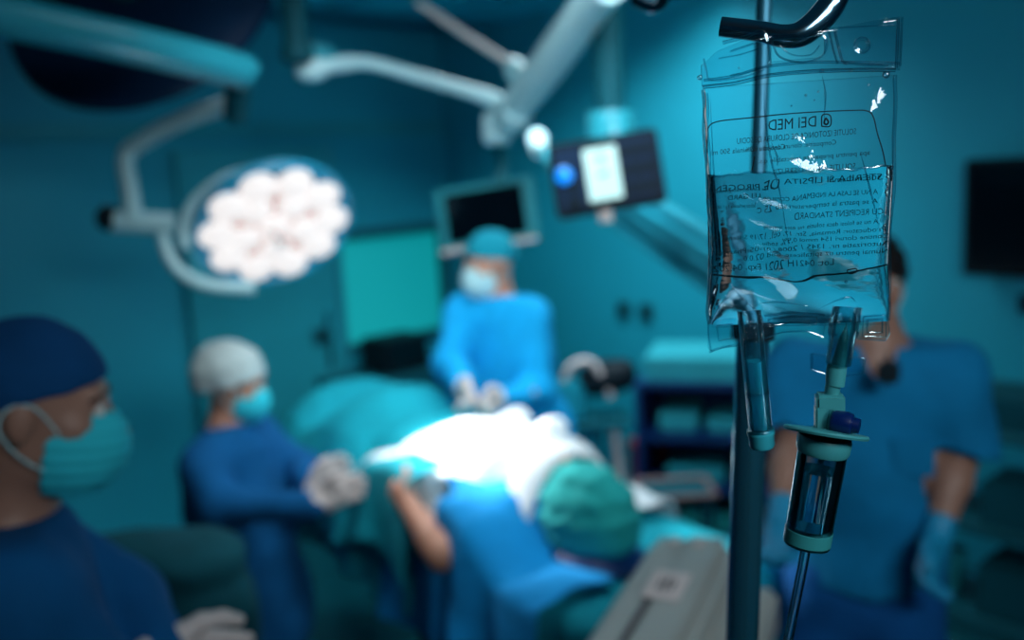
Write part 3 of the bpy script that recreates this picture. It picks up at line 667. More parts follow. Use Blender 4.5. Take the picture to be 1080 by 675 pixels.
def person(label, J, fr, skin, outfit, s=1.0, group=None, hands=None, gloves=None, capm=None, capst='scrub', maskm=None, seed=0., foot=True, gown=None, trouser=None):
    base = Vector((J['hip'].x, J['hip'].y, 0))
    root = thing('person', base, label, 'person', group)
    c, r, f, u = fr; tf = J['tf'].normalized(); sr = (J['shR']-J['shL']).normalized()
    hip, neck, shL, shR = J['hip'], J['neck'], J['shL'], J['shR']; mid = (shL+shR)/2
    q = head_prims(fr, s)
    q += [cap(c+f*-.02*s+u*-.05*s, neck, .052*s, .058*s, .03), cap(neck, mid, .06*s, .07*s, .04), cap(shL, shR, .055*s, .055*s, .05),
          cap(mid-ZUP*.10*s, (mid+hip)/2, .155*s, .135*s, .06, (tf, .66)), cap((mid+hip)/2, hip, .135*s, .16*s, .06, (tf, .7))]
    for sd in 'LR':
        sh, el, wr_ = J['sh'+sd], J['el'+sd], J['wr'+sd]
        q += [cap(sh, el, .052*s, .042*s, .04), cap(el, el.lerp(wr_, .3), .042*s, .043*s, .02), cap(el.lerp(wr_, .3), wr_, .043*s, .027*s, .02)]
        h = hands[sd]; q += hand_prims(wr_, h[0], h[1], h[2], s, 0, h[3])
        hp = hip+(sr if sd == 'R' else -sr)*.09*s; kn, an = J['kn'+sd], J['an'+sd]
        q += [cap(hp, kn, .085*s, .058*s, .05), cap(kn, kn.lerp(an, .35), .056*s, .054*s, .03), cap(kn.lerp(an, .35), an, .054*s, .035*s, .03), cap(an, an+tf*.14*s-ZUP*(an.z-.035), .035*s, .03*s, .02)]
    sdf('body', q, .0075, skin, root)
    if outfit == 'gown':
        hem = Vector((hip.x, hip.y, .40)); sk = hip.lerp(hem, .5)
        g = [cap(shL, shR, .072*s, .072*s, 0), cap(mid-ZUP*.08*s, (mid+hip)/2, .185*s, .185*s, .07, (tf, .68)), cap((mid+hip)/2, hip, .185*s, .21*s, .07, (tf, .72)),
             cap(hip, hem, .21*s, .26*s, .05, (tf, .8)), cap(neck-ZUP*.035*s, mid, .066*s, .10*s, .05)]
        for sd in 'LR':
            sh, el, wr_ = J['sh'+sd], J['el'+sd], J['wr'+sd]
            g += [cap(sh, el, .075*s, .068*s, .04), cap(el, wr_-(wr_-el).normalized()*.015, .068*s, .043*s, .03)]
        g += [cut(hem, (0, 0, -1)), cut(neck+ZUP*.005*s+u*.0, (ZUP*1.0))] 
        sdf('surgical_gown', g, .009, gown, root, fold=folds(.013, 22, 9, seed))
        lathe('collar', neck-ZUP*.012*s, (neck-mid+ZUP*.3), [(.064*s, 0), (.069*s, .004), (.067*s, .016), (.062*s, .018), (.060*s, .004)], MASK if outfit == 'gown' else gown, root, 30)
    else:
        hem = hip-ZUP*.02*s
        g = [cap(shL, shR, .068*s, .068*s, 0), cap(mid-ZUP*.08*s, (mid+hip)/2, .178*s, .17*s, .07, (tf, .68)), cap((mid+hip)/2, hem, .17*s, .19*s, .07, (tf, .74)), cap(neck-ZUP*.05*s, mid, .06*s, .10*s, .05)]
        for sd in 'LR':
            sh, el = J['sh'+sd], J['el'+sd]; e = sh.lerp(el, .72)
            g += [cap(sh, e+(e-sh).normalized()*.08, .076*s, .088*s, .035)]
        for sd in 'LR':
            sh, el = J['sh'+sd], J['el'+sd]; e = sh.lerp(el, .78)
            g += [sub(dict(t='ell', c=v3(e+(el-sh).normalized()*.11), R=np.array([.11, .11, .11]), ax=[v3((1, 0, 0)), v3((0, 1, 0)), v3((0, 0, 1))]))]
        g += [cut(hem-ZUP*.02, (0, 0, -1)), cut(neck-ZUP*.0, ZUP), sub(cap(neck+tf*.07*s+ZUP*.03, mid+tf*.17*s-ZUP*.045*s, .055*s, .006, 0))]
        sdf('scrub_top', g, .008, gown, root, fold=folds(.013, 22, 8, seed))
        box('chest_pocket', mid+tf*.128*s-ZUP*.16*s-sr*.07*s, (.045, .045, .004), gown, root, ax=(sr, ZUP, tf), bevel=.003)
    if trouser:
        tr = []
        for sd in 'LR':
            hp = hip+(sr if sd == 'R' else -sr)*.09*s; kn, an = J['kn'+sd], J['an'+sd]
            tr += [cap(hp-ZUP*.03*s, kn, .090*s, .085*s, .03, None), cap(kn, an, .085*s, .075*s, .03)]
        tr += [cap(hip+ZUP*.03*s, hip-ZUP*.06*s, .160*s, .165*s, .05, (tf, .70)), cut(Vector((0, 0, .07)), (0, 0, -1))]
        sdf('trousers', tr, .009, trouser, root, fold=folds(.009, 24, 7, seed+1))
    if foot:
        for sd in 'LR':
            an = J['an'+sd]; a0 = Vector((an.x, an.y, .045))-tf*.04*s
            sdf('shoe', [cap(a0, a0+tf*.20*s, .046, .042, .02), cap(a0+ZUP*.02, a0+ZUP*.04, .045, .045, .02), cut(Vector((0, 0, .002)), (0, 0, -1))], .008, WHITEP, root)
    if gloves:
        for sd in 'LR':
            h = hands[sd]; el, wr_ = J['el'+sd], J['wr'+sd]; dd = (wr_-el).normalized()
            q = hand_prims(wr_, h[0], h[1], h[2], s, .0025, h[3])+[cap(wr_-dd*.045, wr_, .0345*s, .031*s, .01), cut(wr_-dd*.05, -dd)]
            sdf('glove', q, .004, gloves, root)
    head_parts(fr, root, s)
    if capm: cap_part(fr, root, capm, s, capst)
    if maskm: mask_part(fr, root, maskm, s)
    return root, sr
def legs(J, hip, tf, sr, s=1.0, gap=.11):
    J['hip'] = hip
    for sd, sg in (('L', -1), ('R', 1)):
        J['kn'+sd] = Vector((hip.x, hip.y, .50*s))+sr*gap*sg+tf*.02; J['an'+sd] = Vector((hip.x, hip.y, .09))+sr*gap*sg
    return J
def V(*a): return Vector(a)
# L/R below mean lower/higher side along sr = shR-shL
# --- A: left foreground, profile to the right
fA = V(.93, .30, -.16); fr = frame_head(P(36, 428, 1.36), fA, V(.16, .05, 1))
neck = P(10, 545, 1.40); tf = V(.85, .50, 0).normalized(); sr = V(.50, -.85, 0).normalized()
mid = neck-ZUP*.055-tf*.01
J = dict(tf=tf, neck=neck, shL=mid-sr*.17-ZUP*.02, shR=mid+sr*.17-ZUP*.02)
hipA = V(mid.x-.02, mid.y, .93)
J['elR'] = P(60, 700, 1.30); J['wrR'] = P(170, 720, 1.38)
J['elL'] = P(130, 640, 1.62); J['wrL'] = P(168, 690, 1.50)
legs(J, hipA, tf, sr)
person('person in navy gown and blue cap in left foreground, masked face in profile', J, fr, SKIN_D, 'gown', 1.0,
       hands=dict(L=(P(255, 692, 1.62)-P(168, 690, 1.50), V(0, 0, 1), .18, 1), R=(P(240, 760, 1.5)-P(170, 720, 1.38), V(0, 0, 1), .3, 1)), gloves=GLOVE, capm=CAPB, maskm=MASK, gown=GOWN_N, trouser=SCRUB_T, seed=.3)
# --- B: nurse at the table, facing right
fB = V(.90, .05, -.22); fr = frame_head(P(247, 404, 3.15), fB, V(.3, 0, 1))
neck = P(240, 448, 3.18); tf = V(.88, .1, 0).normalized(); sr = V(.1, -.88, 0).normalized(); tf = V(.80, -.25, 0).normalized(); sr = V(-.25, -.80, 0).normalized()
mid = neck-ZUP*.06
J = dict(tf=tf, neck=neck, shL=mid-sr*.165-ZUP*.02, shR=mid+sr*.165-ZUP*.02)
hipB = V(mid.x+.02, mid.y, .80)
J['elR'] = P(232, 535, 2.98); J['wrR'] = P(335, 530, 2.85)
J['elL'] = P(325, 478, 3.30); J['wrL'] = P(330, 520, 3.0); J['elL'] = P(318, 492, 3.32)
legs(J, hipB, tf, sr, .88)
person('person in blue gown with pale cap and mask leaning over the patient from the left', J, fr, SKIN, 'gown', .96,
       hands=dict(R=(P(385, 508, 2.88)-P(335, 530, 2.85), V(0, 0, 1), .12, 1), L=(P(356, 492, 3.05)-P(330, 520, 3.0), V(0, 0, 1), .25, 1)), gloves=GLOVE, capm=CAPW, capst='bouffant', maskm=MASK, gown=GOWN_N, trouser=SCRUB_T, seed=1.7)
# --- C: standing behind the patient
fC = V(-.88, -.45, -.14); fr = frame_head(P(517, 277, 3.62), fC, V(0, 0, 1))
neck = P(524, 314, 3.66); tf = V(-.35, -.93, 0).normalized(); sr = V(-.93, .35, 0).normalized()
mid = neck-ZUP*.055
J = dict(tf=tf, neck=neck, shL=mid-sr*.145-ZUP*.025, shR=mid+sr*.15-ZUP*.02)
hipC = V(mid.x+.06, mid.y+.03, .92)
J['elL'] = P(567, 412, 3.56); J['wrL'] = P(528, 420, 3.36)
J['elR'] = P(482, 404, 3.5); J['wrR'] = P(484, 404, 3.36); J['elR'] = P(478, 382, 3.56)
legs(J, hipC, tf, sr)
person('person in bright blue gown and teal cap standing behind the patient with gloved hands together', J, fr, SKIN, 'gown', .97,
       hands=dict(L=(P(500, 432, 3.27)-P(528, 420, 3.36), V(0, -.2, 1), .5, -1), R=(P(502, 432, 3.28)-P(484, 406, 3.36), V(.2, -.2, 1), .45, 1)), gloves=GLOVE, capm=CAPT, maskm=MASK_L, gown=GOWN, trouser=SCRUB_T, seed=2.9)
# --- D: right, in short sleeved scrubs behind the drip bag
fD = V(-.85, -.5, -.15); fr = frame_head(P(913, 302, 2.25), fD, V(0, 0, 1))
neck = P(922, 362, 2.22); tf = V(-.25, -.95, 0).normalized(); sr = V(-.95, .25, 0).normalized()
mid = neck-ZUP*.045
J = dict(tf=tf, neck=neck, shL=mid-sr*.165-ZUP*.03, shR=mid+sr*.165-ZUP*.03)
hipD = V(mid.x-.01, mid.y+.02, .96)
J['elL'] = P(1010, 480, 2.2); J['wrL'] = P(988, 568, 2.12)
J['elR'] = P(836, 470, 2.2); J['wrR'] = P(824, 548, 2.08)
legs(J, hipD, tf, sr)
rD, srD = person('person in blue short sleeved scrubs standing at right behind the drip bag', J, fr, SKIN_D, 'scrub', 1.0,
       hands=dict(L=(P(976, 610, 2.08)-P(988, 568, 2.12), V(-.7, -.6, 0), .35, -1), R=(P(822, 596, 2.0)-P(824, 548, 2.08), V(.5, -.8, 0), .35, 1)), gloves=GLOVE_B, capm=None, maskm=MASK, gown=SCRUB, trouser=SCRUB_T, seed=4.1)
c_, r_, f_, u_ = fr
sdf('hair', [ell(c_+u_*.036-f_*.014, [.083, .098, .092], (r_, f_, u_), 0), cut(c_+u_*.03, -(u_*1.0-f_*.75))], .005, HAIR, rD, fold=folds(.003, 90, 70, 1))
e = P(938, 395, 2.02)
tt = thing('clip_radio', e, 'small dark device clipped to the chest of the blue scrubs', 'device')
box('body', e+tf*-.02, (.024, .012, .026), DARK, tt, ax=(sr, tf, ZUP), bevel=.008)
tube('antenna', [e+ZUP*.02-tf*.02, e+ZUP*.045-tf*.02], .004, DARK, tt, n=1)

# --- patient, lying; head towards the camera
hc = tb(-.02, .075, 1.045)
fp = (ZUP*1.0+AX*-.05).normalized(); up = (AX*-1+ZUP*.05)
fr = frame_head(hc, fp, up)
c_, r_, f_, u_ = fr
root = thing('person', tb(0, 0, TZ), 'patient lying on the table with green bouffant cap, one bare arm showing', 'person')
q = head_prims(fr, 1.0)
q += [cap(hc+AX*.06, tb(.17, 0, .99), .052, .06, .03), cap(tb(.23, .16, .975), tb(.23, -.16, .975), .055, .055, .05), cap(tb(.32, 0, .98), tb(.55, 0, .98), .145, .14, .06, (ZUP, .6)),
      cap(tb(.55, 0, .98), tb(.78, 0, .98), .14, .15, .06, (ZUP, .6))]
kn = [tb(1.14, .13, 1.04), tb(1.14, -.13, 1.04)]
for i, sg in enumerate((1, -1)):
    q += [cap(tb(.80, .09*sg, 1.0), kn[i], .085, .06, .05), cap(kn[i], tb(1.52, .13*sg, .96), .058, .038, .03), cap(tb(1.52, .13*sg, .95), tb(1.58, .13*sg, 1.04), .036, .03, .02)]
elN = P(466, 582, 2.52); wrN = P(440, 545, 2.62)
q += [cap(tb(.23, .18, .975), elN, .055, .046, .04), cap(elN, elN.lerp(wrN, .3), .046, .045, .02), cap(elN.lerp(wrN, .3), wrN+(wrN-elN)*.3, .045, .03, .02)]
q += hand_prims(wrN+(wrN-elN)*.3, wrN-elN-ZUP*.03, V(0, 0, 1), .3, 1, 0, 1)
elF = tb(.46, -.22, .96); wrF = tb(.68, -.2, .95)
q += [cap(tb(.23, -.18, .975), elF, .05, .042, .04), cap(elF, wrF, .042, .028, .02)]+hand_prims(wrF, AX, PN, .3, 1, 0, 1)
sdf('body', q, .0075, SKIN, root)
head_parts(fr, root)
bq = [ell(hc-AX*.07+ZUP*.0, [.106, .132, .165], (r_, f_, u_), 0), ell(hc-AX*.02-ZUP*.03, [.10, .11, .12], (r_, f_, u_), .05), cut(hc+AX*.055+ZUP*.0, (AX*1.0+ZUP*.35))]
sdf('bouffant_cap', bq, .005, CAPG, root, fold=folds(.005, 70, 50, .4), label='green bouffant cap gathered round the head')
t = thing('pillow', tb(-.05, 0, TZ), 'dark blue head ring pillow under the capped head of the patient', 'pillow')
sdf('cushion', [ell(tb(-.08, .075, TZ+.035), [.18, .125, .05], TAX, 0), sub(ell(tb(-.05, .075, TZ+.12), [.12, .10, .075], TAX), .02)], .007, NAVY, t)

# drapes: heightfield cloths lying on the table and body and hanging over the edges
def smooth(a, b, x): x = min(1, max(0, (x-a)/(b-a))); return x*x*(3-2*x)
def body_h(s, n):
    """height of the cloth over the body"""
    def bump(s0, s1, n0, w_, h, e=.1):
        return h*smooth(s0-e, s0+e, s)*(1-smooth(s1-e, s1+e, s))*max(0, 1-((n-n0)/w_)**2)**.38 if abs(n-n0) < w_ else 0
    h = max(bump(.20, 1.0, 0, .255, .195, .08), .003)
    hd = 1-((s-.07)/.15)**2-((n-.05)/.17)**2
    if hd > 0: h = max(h, .235*hd**.5)
    k = .25*math.exp(-((s-1.13)/.33)**2)*max(0, 1-(n/.33)**2)**.6 if abs(n) < .33 else 0
    f_ = .21*math.exp(-((s-1.55)/.15)**2)*max(0, 1-(n/.3)**2)**.5 if abs(n) < .3 else 0
    return max(h, k, f_)
def drape(name, s0, s1, n0, n1, mat_, label, hangN=0., hangF=0., hangE=0., amp=.012, ph=0., extra=None, lift=0.0, ns=60, nn=60, skew=0.0, irr=0.0, EW=.285, s1f=None, n0f=None):
    """s along the table, n across (+ near camera side); lengths past the table edge hang"""
    bm = bmesh.new(); grid = []
    for i in range(ns+1):
        row = []
        for j in range(nn+1):
            s = s0+(s1-s0)*i/ns
            tt_ = j/nn; N0 = -(EW+hangF) if hangF else n0; N1 = (EW+hangN) if hangN else n1
            N1_ = N1+irr*math.sin(5*s+ph)+skew*(s-s0); n = N0+(N1_-N0)*tt_
            if n0f: n = n0f(s)+(N1_-n0f(s))*tt_
            if s1f: s = s0+(s1f(n)-s0)*i/ns
            wv = amp*(math.sin(17*s+2.2*math.sin(6*n+ph)+ph)+.7*math.sin(23*n+2*math.sin(8*s+ph)))
            over = max(0, n-EW) if n > 0 else max(0, -n-EW); sg = 1 if n > 0 else -1
            ss = s
            ev = max(0, -.36-s); ss = max(s, -.36)
            nc = n if over == 0 else sg*EW
            h = body_h(ss, nc) if over == 0 else .003
            if extra: h = max(h, extra(ss, nc))
            z = TZ+.006+lift+h+abs(wv)*.7
            fo = 0
            if over > 0:
                r_b = .03; a = min(over/r_b, math.pi/2); drop = r_b*(1-math.cos(a))+max(0, over-r_b*math.pi/2)
                fo = r_b*math.sin(a)+ (.05*min(1, over*3))*(1+math.sin(21*s+ph+1.5*math.sin(9*s)))*.5+over*.08
                z -= drop
            p = tb(ss, nc+sg*fo, z)
            if ev > 0: p = tb(-.36-.03-.03*math.sin(20*n+ph)*min(1, ev*4), nc+sg*fo, z-ev)
            row.append(bm.verts.new(p))
        grid.append(row)
    for i in range(ns):
        for j in range(nn): bm.faces.new((grid[i][j], grid[i+1][j], grid[i+1][j+1], grid[i][j+1]))
    o = link_bm(name, bm, mat_, smooth=True)
    md = o.modifiers.new('cloth_thickness', 'SOLIDIFY'); md.thickness = .004; md.offset = 1
    tag(o, label, 'drape'); return o
drape('surgical_drape', -.62, .12, 0, 0, DRAPE, 'teal sheet covering the head end of the table', hangN=.30, hangF=.55, amp=.006, ph=.3)
drape('surgical_drape', .42, 1.72, 0, 0, DRAPE, 'teal drape over the raised knees of the patient', hangN=.30, hangF=.3, amp=.006, ph=1.1, lift=.012)
drape('surgical_drape', .01, .82, 0, 0, DRAPE_W, 'white drape brightly lit over the chest and belly of the patient', hangN=.09, hangF=.18, n0f=lambda s: -.45+.80*smooth(.25, .85, s), amp=.010, ph=2.0, lift=.045, irr=.03, ns=80, nn=80, extra=lambda s, n: .11*smooth(.28, .4, s)*(1-smooth(.7, .95, s)) if n > .1 else 0)
drape('surgical_drape', -.28, .36, .15, 0, DRAPE_B, 'blue drape hanging from the shoulder of the patient towards the floor', hangN=.62, amp=.02, EW=.35, extra=lambda s, n: .13*smooth(-.1, .1, s) if n > .1 else 0, s1f=lambda n: .37-.19*smooth(.24, .33, n), ph=.7, lift=.032)
drape('surgical_drape', .31, 1.10, .25, 0, DRAPE, 'teal drape corner hanging off the near side beside the bare arm', hangN=.36, amp=.012, ph=2.4, lift=.034, irr=.03, skew=-.3, EW=.36, extra=lambda s, n: .17*(1-smooth(.5, .9, s)) if n > .1 else 0)
drape('surgical_drape', .12, .66, .24, 0, DRAPE_B, 'short blue cloth tucked under the bare elbow of the patient', hangN=.34, amp=.012, ph=3.1, lift=-.0+.004)
# crumpled bright towel on the far chest
c0 = P(582, 462, 2.9)
q = [ell(P(580, 466, 2.9), [.05, .05, .075], (CR, CF, ZUP), 0), ell(P(574, 488, 2.88), [.07, .06, .06], (CR, CF, ZUP), .05), ell(P(588, 452, 2.92), [.028, .035, .03], (CR, CF, ZUP), .03)]
tag(sdf('folded_towel', q, .006, DRAPE_W, fold=folds(.005, 60, 40, .2)), 'white bunched towel standing up beside the green cap', 'towel')
q = [ell(P(545, 452, 3.15), [.05, .05, .07], (CR, CF, ZUP), 0), ell(P(520, 462, 3.12), [.11, .07, .05], (CR, CF, ZUP), .05)]
tag(sdf('folded_towel', q, .006, DRAPE_W, fold=folds(.005, 60, 40, 1.2)), 'white bunched towel peaked in front of the standing figure', 'towel')

CAPG_D = cloth('cover_dark_teal', (.003, .07, .095))
# draped side trolley between the two left figures
sc_ = P(135, 560, 2.35); sc_.z = 0
t = thing('side_trolley', sc_, 'dark teal draped trolley between the two figures at left', 'trolley')
q = [cap(sc_+V(-.14, 0, 1.05), sc_+V(.13, .05, 1.03), .11, .11, 0, (V(0, 0, 1), .35)), cap(sc_+V(-.14, 0, .93), sc_+V(.14, .05, .92), .125, .125, .12), cap(sc_+V(-.14, 0, .85), sc_+V(-.14, 0, .35), .13, .14, .1), cap(sc_+V(.13, .05, .85), sc_+V(.15, .05, .35), .13, .14, .1), cap(sc_+V(-.14, 0, .4), sc_+V(.15, .05, .4), .14, .14, .12), cut(V(0, 0, .3), (0, 0, -1))]
sdf('cover', q, .01, CAPG_D, t, fold=folds(.010, 26, 6, .6))
for dx, dy in ((-.12, -.05), (.14, -.03), (-.12, .07), (.14, .09)): tube('leg', [sc_+V(dx, dy, 0), sc_+V(dx, dy, .4)], .012, STEEL, t, n=1)

# ================================================================== CREAM CONSOLE, lower right
A0, A1 = P(733, 567, 2.02), P(655, 700, 1.52); A1.z = A0.z
dirn = (A0-A1).normalized(); cax2 = (dirn, ZUP.cross(dirn).normalized(), ZUP); cz = A0.z
L2 = (A0-A1).length/2; cc2 = (A0+A1)/2
t = thing('equipment_console', V(cc2.x, cc2.y, 0), 'cream plastic console with a pale sticker in the lower right foreground', 'console')
sd_ = -1
box('upper_housing', cc2-ZUP*.06, (L2, .088, .06), CREAM, t, ax=cax2, bevel=.018)
box('top_ridge', cc2+ZUP*.004-cax2[1]*.03, (L2*.96, .035, .006), CREAM, t, ax=cax2, bevel=.003)
box('side_step', cc2-ZUP*.11+cax2[1]*sd_*.12, (L2*.8, .06, .045), CREAM, t, ax=cax2, bevel=.012)
box('groove', cc2+ZUP*.002-dirn*L2*.45+cax2[1]*.02, (L2*.45, .006, .002), INKG, t, ax=cax2, bevel=.001)
box('lower_cabinet', V(cc2.x, cc2.y, (cz-.12)/2+.05), (L2*.92, .10, (cz-.12)/2-.05), mat('console_grey', (.10, .16, .17), .5), t, ax=cax2, bevel=.01)
for a in (-1, 1):
    for b_ in (-1, 1): lathe('caster', V(cc2.x, cc2.y, 0)+dirn*L2*.75*a+cax2[1]*.07*b_, (0, 0, 1), [(0, 0), (.03, .01), (.035, .04), (.025, .075), (0, .08)], RUBBER, t, 16)
lp = Pz(703, 617, cz+.012)
st = box('sticker', lp, (.058, .036, .0015), LABELP, t, ax=cax2, bevel=.001, label='pale rectangular sticker with dark print')
for i, (wd, of) in enumerate(((.026, .012), (.03, 0), (.022, -.012))): box('print_line', lp+ZUP*.002+cax2[1]*of, (wd, .003, .0006), INKG, st, ax=cax2, bevel=0)
for i, of in enumerate((.03, -.02)): box('key', cc2+dirn*(L2*.80)+cax2[1]*of+ZUP*.012, (.014, .010, .003), GLOVE, t, ax=cax2)
# ================================================================== IV POLE, BAG, INFUSION SET (in focus)
BZ = .575
BO = P(845, 200, BZ)
BN = Vector((CAM.x-BO.x, CAM.y-BO.y, 0)).normalized(); BN = (Matrix.Rotation(math.radians(6), 3, 'Z') @ BN)   # faces the camera, hangs vertical
BU = ZUP.cross(BN).normalized()        # to the right as seen from the camera
def BP(px, py, off=0.0):
    """point on the bag's hanging plane, off metres towards the viewer"""
    return Pplane(px, py, BO, BN) + BN*off
def uv(p): d = p-BO; return d.dot(BU), d.dot(ZUP)
def B3(u, v, w=0.0): return BO+BU*u+ZUP*v+BN*w

def shader(name, build):
    m = bpy.data.materials.new(name); m.use_nodes = True; nt = m.node_tree; nt.nodes.clear()
    out = nt.nodes.new('ShaderNodeOutputMaterial'); nt.links.new(build(nt), out.inputs['Surface']); return m
def bumpnode(nt, scale, strength, dist=.001, detail=3, kind='noise', stretch=(1, 1, 1)):
    tc = nt.nodes.new('ShaderNodeTexCoord'); mp = nt.nodes.new('ShaderNodeMapping'); mp.inputs['Scale'].default_value = stretch
    n = nt.nodes.new('ShaderNodeTexNoise'); n.inputs['Scale'].default_value = scale; n.inputs['Detail'].default_value = detail
    nt.links.new(tc.outputs['Object'], mp.inputs['Vector']); nt.links.new(mp.outputs['Vector'], n.inputs['Vector'])
    b = nt.nodes.new('ShaderNodeBump'); b.inputs['Strength'].default_value = strength; b.inputs['Distance'].default_value = dist
    nt.links.new(n.outputs['Fac'], b.inputs['Height']); return b
def film(tint, gloss, rough, bscale, bstr, base=.04, dist=.001):
    def f(nt):
        b = bumpnode(nt, bscale, bstr, dist)
        tr = nt.nodes.new('ShaderNodeBsdfTransparent'); tr.inputs[0].default_value = (*tint, 1)
        gl = nt.nodes.new('ShaderNodeBsdfGlossy'); gl.inputs['Color'].default_value = (.9, .97, 1, 1); gl.inputs['Roughness'].default_value = rough
        lw = nt.nodes.new('ShaderNodeLayerWeight'); lw.inputs['Blend'].default_value = .35
        nt.links.new(b.outputs['Normal'], gl.inputs['Normal']); nt.links.new(b.outputs['Normal'], lw.inputs['Normal'])
        ma = nt.nodes.new('ShaderNodeMath'); ma.operation = 'MULTIPLY_ADD'; ma.inputs[1].default_value = gloss; ma.inputs[2].default_value = base
        nt.links.new(lw.outputs['Fresnel'], ma.inputs[0])
        mx = nt.nodes.new('ShaderNodeMixShader'); nt.links.new(ma.outputs[0], mx.inputs[0]); nt.links.new(tr.outputs[0], mx.inputs[1]); nt.links.new(gl.outputs[0], mx.inputs[2])
        return mx.outputs[0]
    return f
def glass(tint, ior, bscale, bstr, dist=.001, stretch=(1, 1, 1), rough=0.0):
    def f(nt):
        b = bumpnode(nt, bscale, bstr, dist, stretch=stretch)
        g = nt.nodes.new('ShaderNodeBsdfGlass'); g.inputs['Color'].default_value = (*tint, 1); g.inputs['IOR'].default_value = ior; g.inputs['Roughness'].default_value = rough
        nt.links.new(b.outputs['Normal'], g.inputs['Normal']); return g.outputs[0]
    return f
FILM = shader('bag_film', film((.93, .98, 1), .32, .04, 60, .5, .02))
SEAM = shader('bag_seam', film((.78, .92, .96), .8, .08, 120, .5, .10))
STRIP = shader('bag_strip', film((.80, .93, .96), .5, .08, 70, .7, .03))
WATER = shader('saline', glass((.93, .985, 1), 1.30, 26, .55, .0018, (1, 1, 2.2)))
CLEAR = shader('clear_plastic', glass((.86, .97, 1), 1.42, 80, .1, .0005, rough=.03))
WATER2 = shader('chamber_fluid', glass((.9, .98, 1), 1.33, 20, .02, .0002))
INKB = mat('bag_ink', (0.0, 0.012, 0.02), .6)
SPIKE = mat('spike_green', (0.04, 0.27, 0.30), .35, spec=.5)

rows = [(84, 741, 944), (92, 742, 943), (130, 743, 944), (170, 745, 943), (200, 747, 942), (235, 749, 940), (262, 750, 938), (285, 749, 937), (305, 747, 938), (325, 746, 939), (338, 748, 938), (346, 752, 936)]
def edges_at(v):
    vs = [uv(BP(840, y))[1] for y, l, r in rows]
    lu = [uv(BP(l, y+4 if y < 100 else y))[0] for y, l, r in rows]; ru = [uv(BP(r, y-6 if y < 100 else y))[0] for y, l, r in rows]
    return float(np.interp(v, vs[::-1], lu[::-1])), float(np.interp(v, vs[::-1], ru[::-1]))
VT = uv(BP(840, 86))[1]; VB = uv(BP(840, 344))[1]; VH = VT-VB
HT = .0125
def thick(a, b):
    """a in -1..1 across, b in 0 (bottom)..1 (top)"""
    e = max(0, 1-abs(a)**2.8)**.55
    bt = min(1, b/.22); bt = math.sin(bt*math.pi/2)**.8; tp_ = min(1, (1-b)/.55); tp_ = math.sin(tp_*math.pi/2)**1.0
    wv = 1+.10*math.sin(5*a+4*b)+.06*math.sin(13*b+3*a)
    return HT*e*bt*tp_*wv+.0004
def shell(v0, v1, k, nu=64, nv=90, inset=0.0):
    bm = bmesh.new(); F, K = [], []
    for j in range(nv+1):
        v = v0+(v1-v0)*j/nv; l, r = edges_at(v); b = (v-VB)/VH; fr_, bk = [], []
        for i in range(nu+1):
            a = math.sin((-1+2*i/nu)*math.pi/2); u_ = (l+r)/2+(r-l)/2*a*(1-inset); th = thick(a*(1-inset*.5), b)*k
            cr = .0006*math.sin(60*b+9*a)*math.exp(-((a+.3)/.3)**2)
            fr_.append(bm.verts.new(B3(u_, v, th+cr)))
            bk.append(fr_[-1] if i in (0, nu) else bm.verts.new(B3(u_, v, -th*.9+cr)))
        F.append(fr_); K.append(bk)
    for j in range(nv):
        for i in range(nu):
            bm.faces.new((F[j][i], F[j][i+1], F[j+1][i+1], F[j+1][i]))
            bm.faces.new((K[j][i+1], K[j][i], K[j+1][i], K[j+1][i+1]))
    for jj in (0, nv):
        for i in range(nu):
            try:
                vs = [F[jj][i], F[jj][i+1], K[jj][i+1], K[jj][i]]; vs = list(dict.fromkeys(vs))
                if len(vs) > 2: bm.faces.new(vs if jj == 0 else vs[::-1])
            except ValueError: pass
    return bm
bag = thing('iv_bag', B3(0, VB, 0), 'transparent drip bag half full of saline with mirrored print hanging on the hook', 'drip bag')
link_bm('bag_film', shell(VB, VT, 1.0), FILM, bag, smooth=True)
VW = uv(BP(850, 180))[1]
link_bm('saline', shell(VB+.002, VW, .955, inset=.012), WATER, bag, smooth=True, auto=60, label='clear saline filling the lower part of the bag')
# meniscus line around the water surface
l, r = edges_at(VW); pts = []
for i in range(41):
    a = -0.985+1.97*i/40; pts.append(B3((l+r)/2+(r-l)/2*a, VW+.0006*math.sin(9*a)+.0004*math.sin(31*a), thick(a, (VW-VB)/VH)*.97))
tube('waterline', pts, .0006, SEAM, bag, n=2, seg=8)
# welded seams left and right, top and bottom
def edge_pts(side, y0, y1, n=26, off=0): return [B3(edges_at(uv(BP(840, y0+(y1-y0)*i/n))[1])[side]+off, uv(BP(840, y0+(y1-y0)*i/n))[1], 0) for i in range(n+1)]
def wob(pts, amp, fr): return [p+BU*amp*math.sin(fr*i)+BN*amp*math.cos(fr*1.3*i) for i, p in enumerate(pts)]
EDGE = shader('bag_edge', film((.80, .92, .95), 1.0, .18, 140, .6, .30))
tube('side_weld_and_glint', wob(edge_pts(0, 88, 340), .0004, .9), .0012, EDGE, bag, n=3, seg=10, flat=(BN, .6))
tube('side_weld_and_glint', wob(edge_pts(1, 86, 340), .0005, .7), .0011, SEAM, bag, n=3, seg=10, flat=(BN, .6))
GLINT = mat('edge_glint', (.80, .76, .74), .25, spec=.8)  # pale colour painted in as the highlight along the left weld
for y0, y1 in ((90, 152), (156, 205), (208, 236), (242, 268), (275, 322)): tube('side_weld_and_glint', wob(edge_pts(0, y0, y1, n=10, off=.0008), .0003, 1.2), [.0001, .0006, .0006, .0001], GLINT, bag, n=3, seg=8, label='painted pale highlight along the side weld')
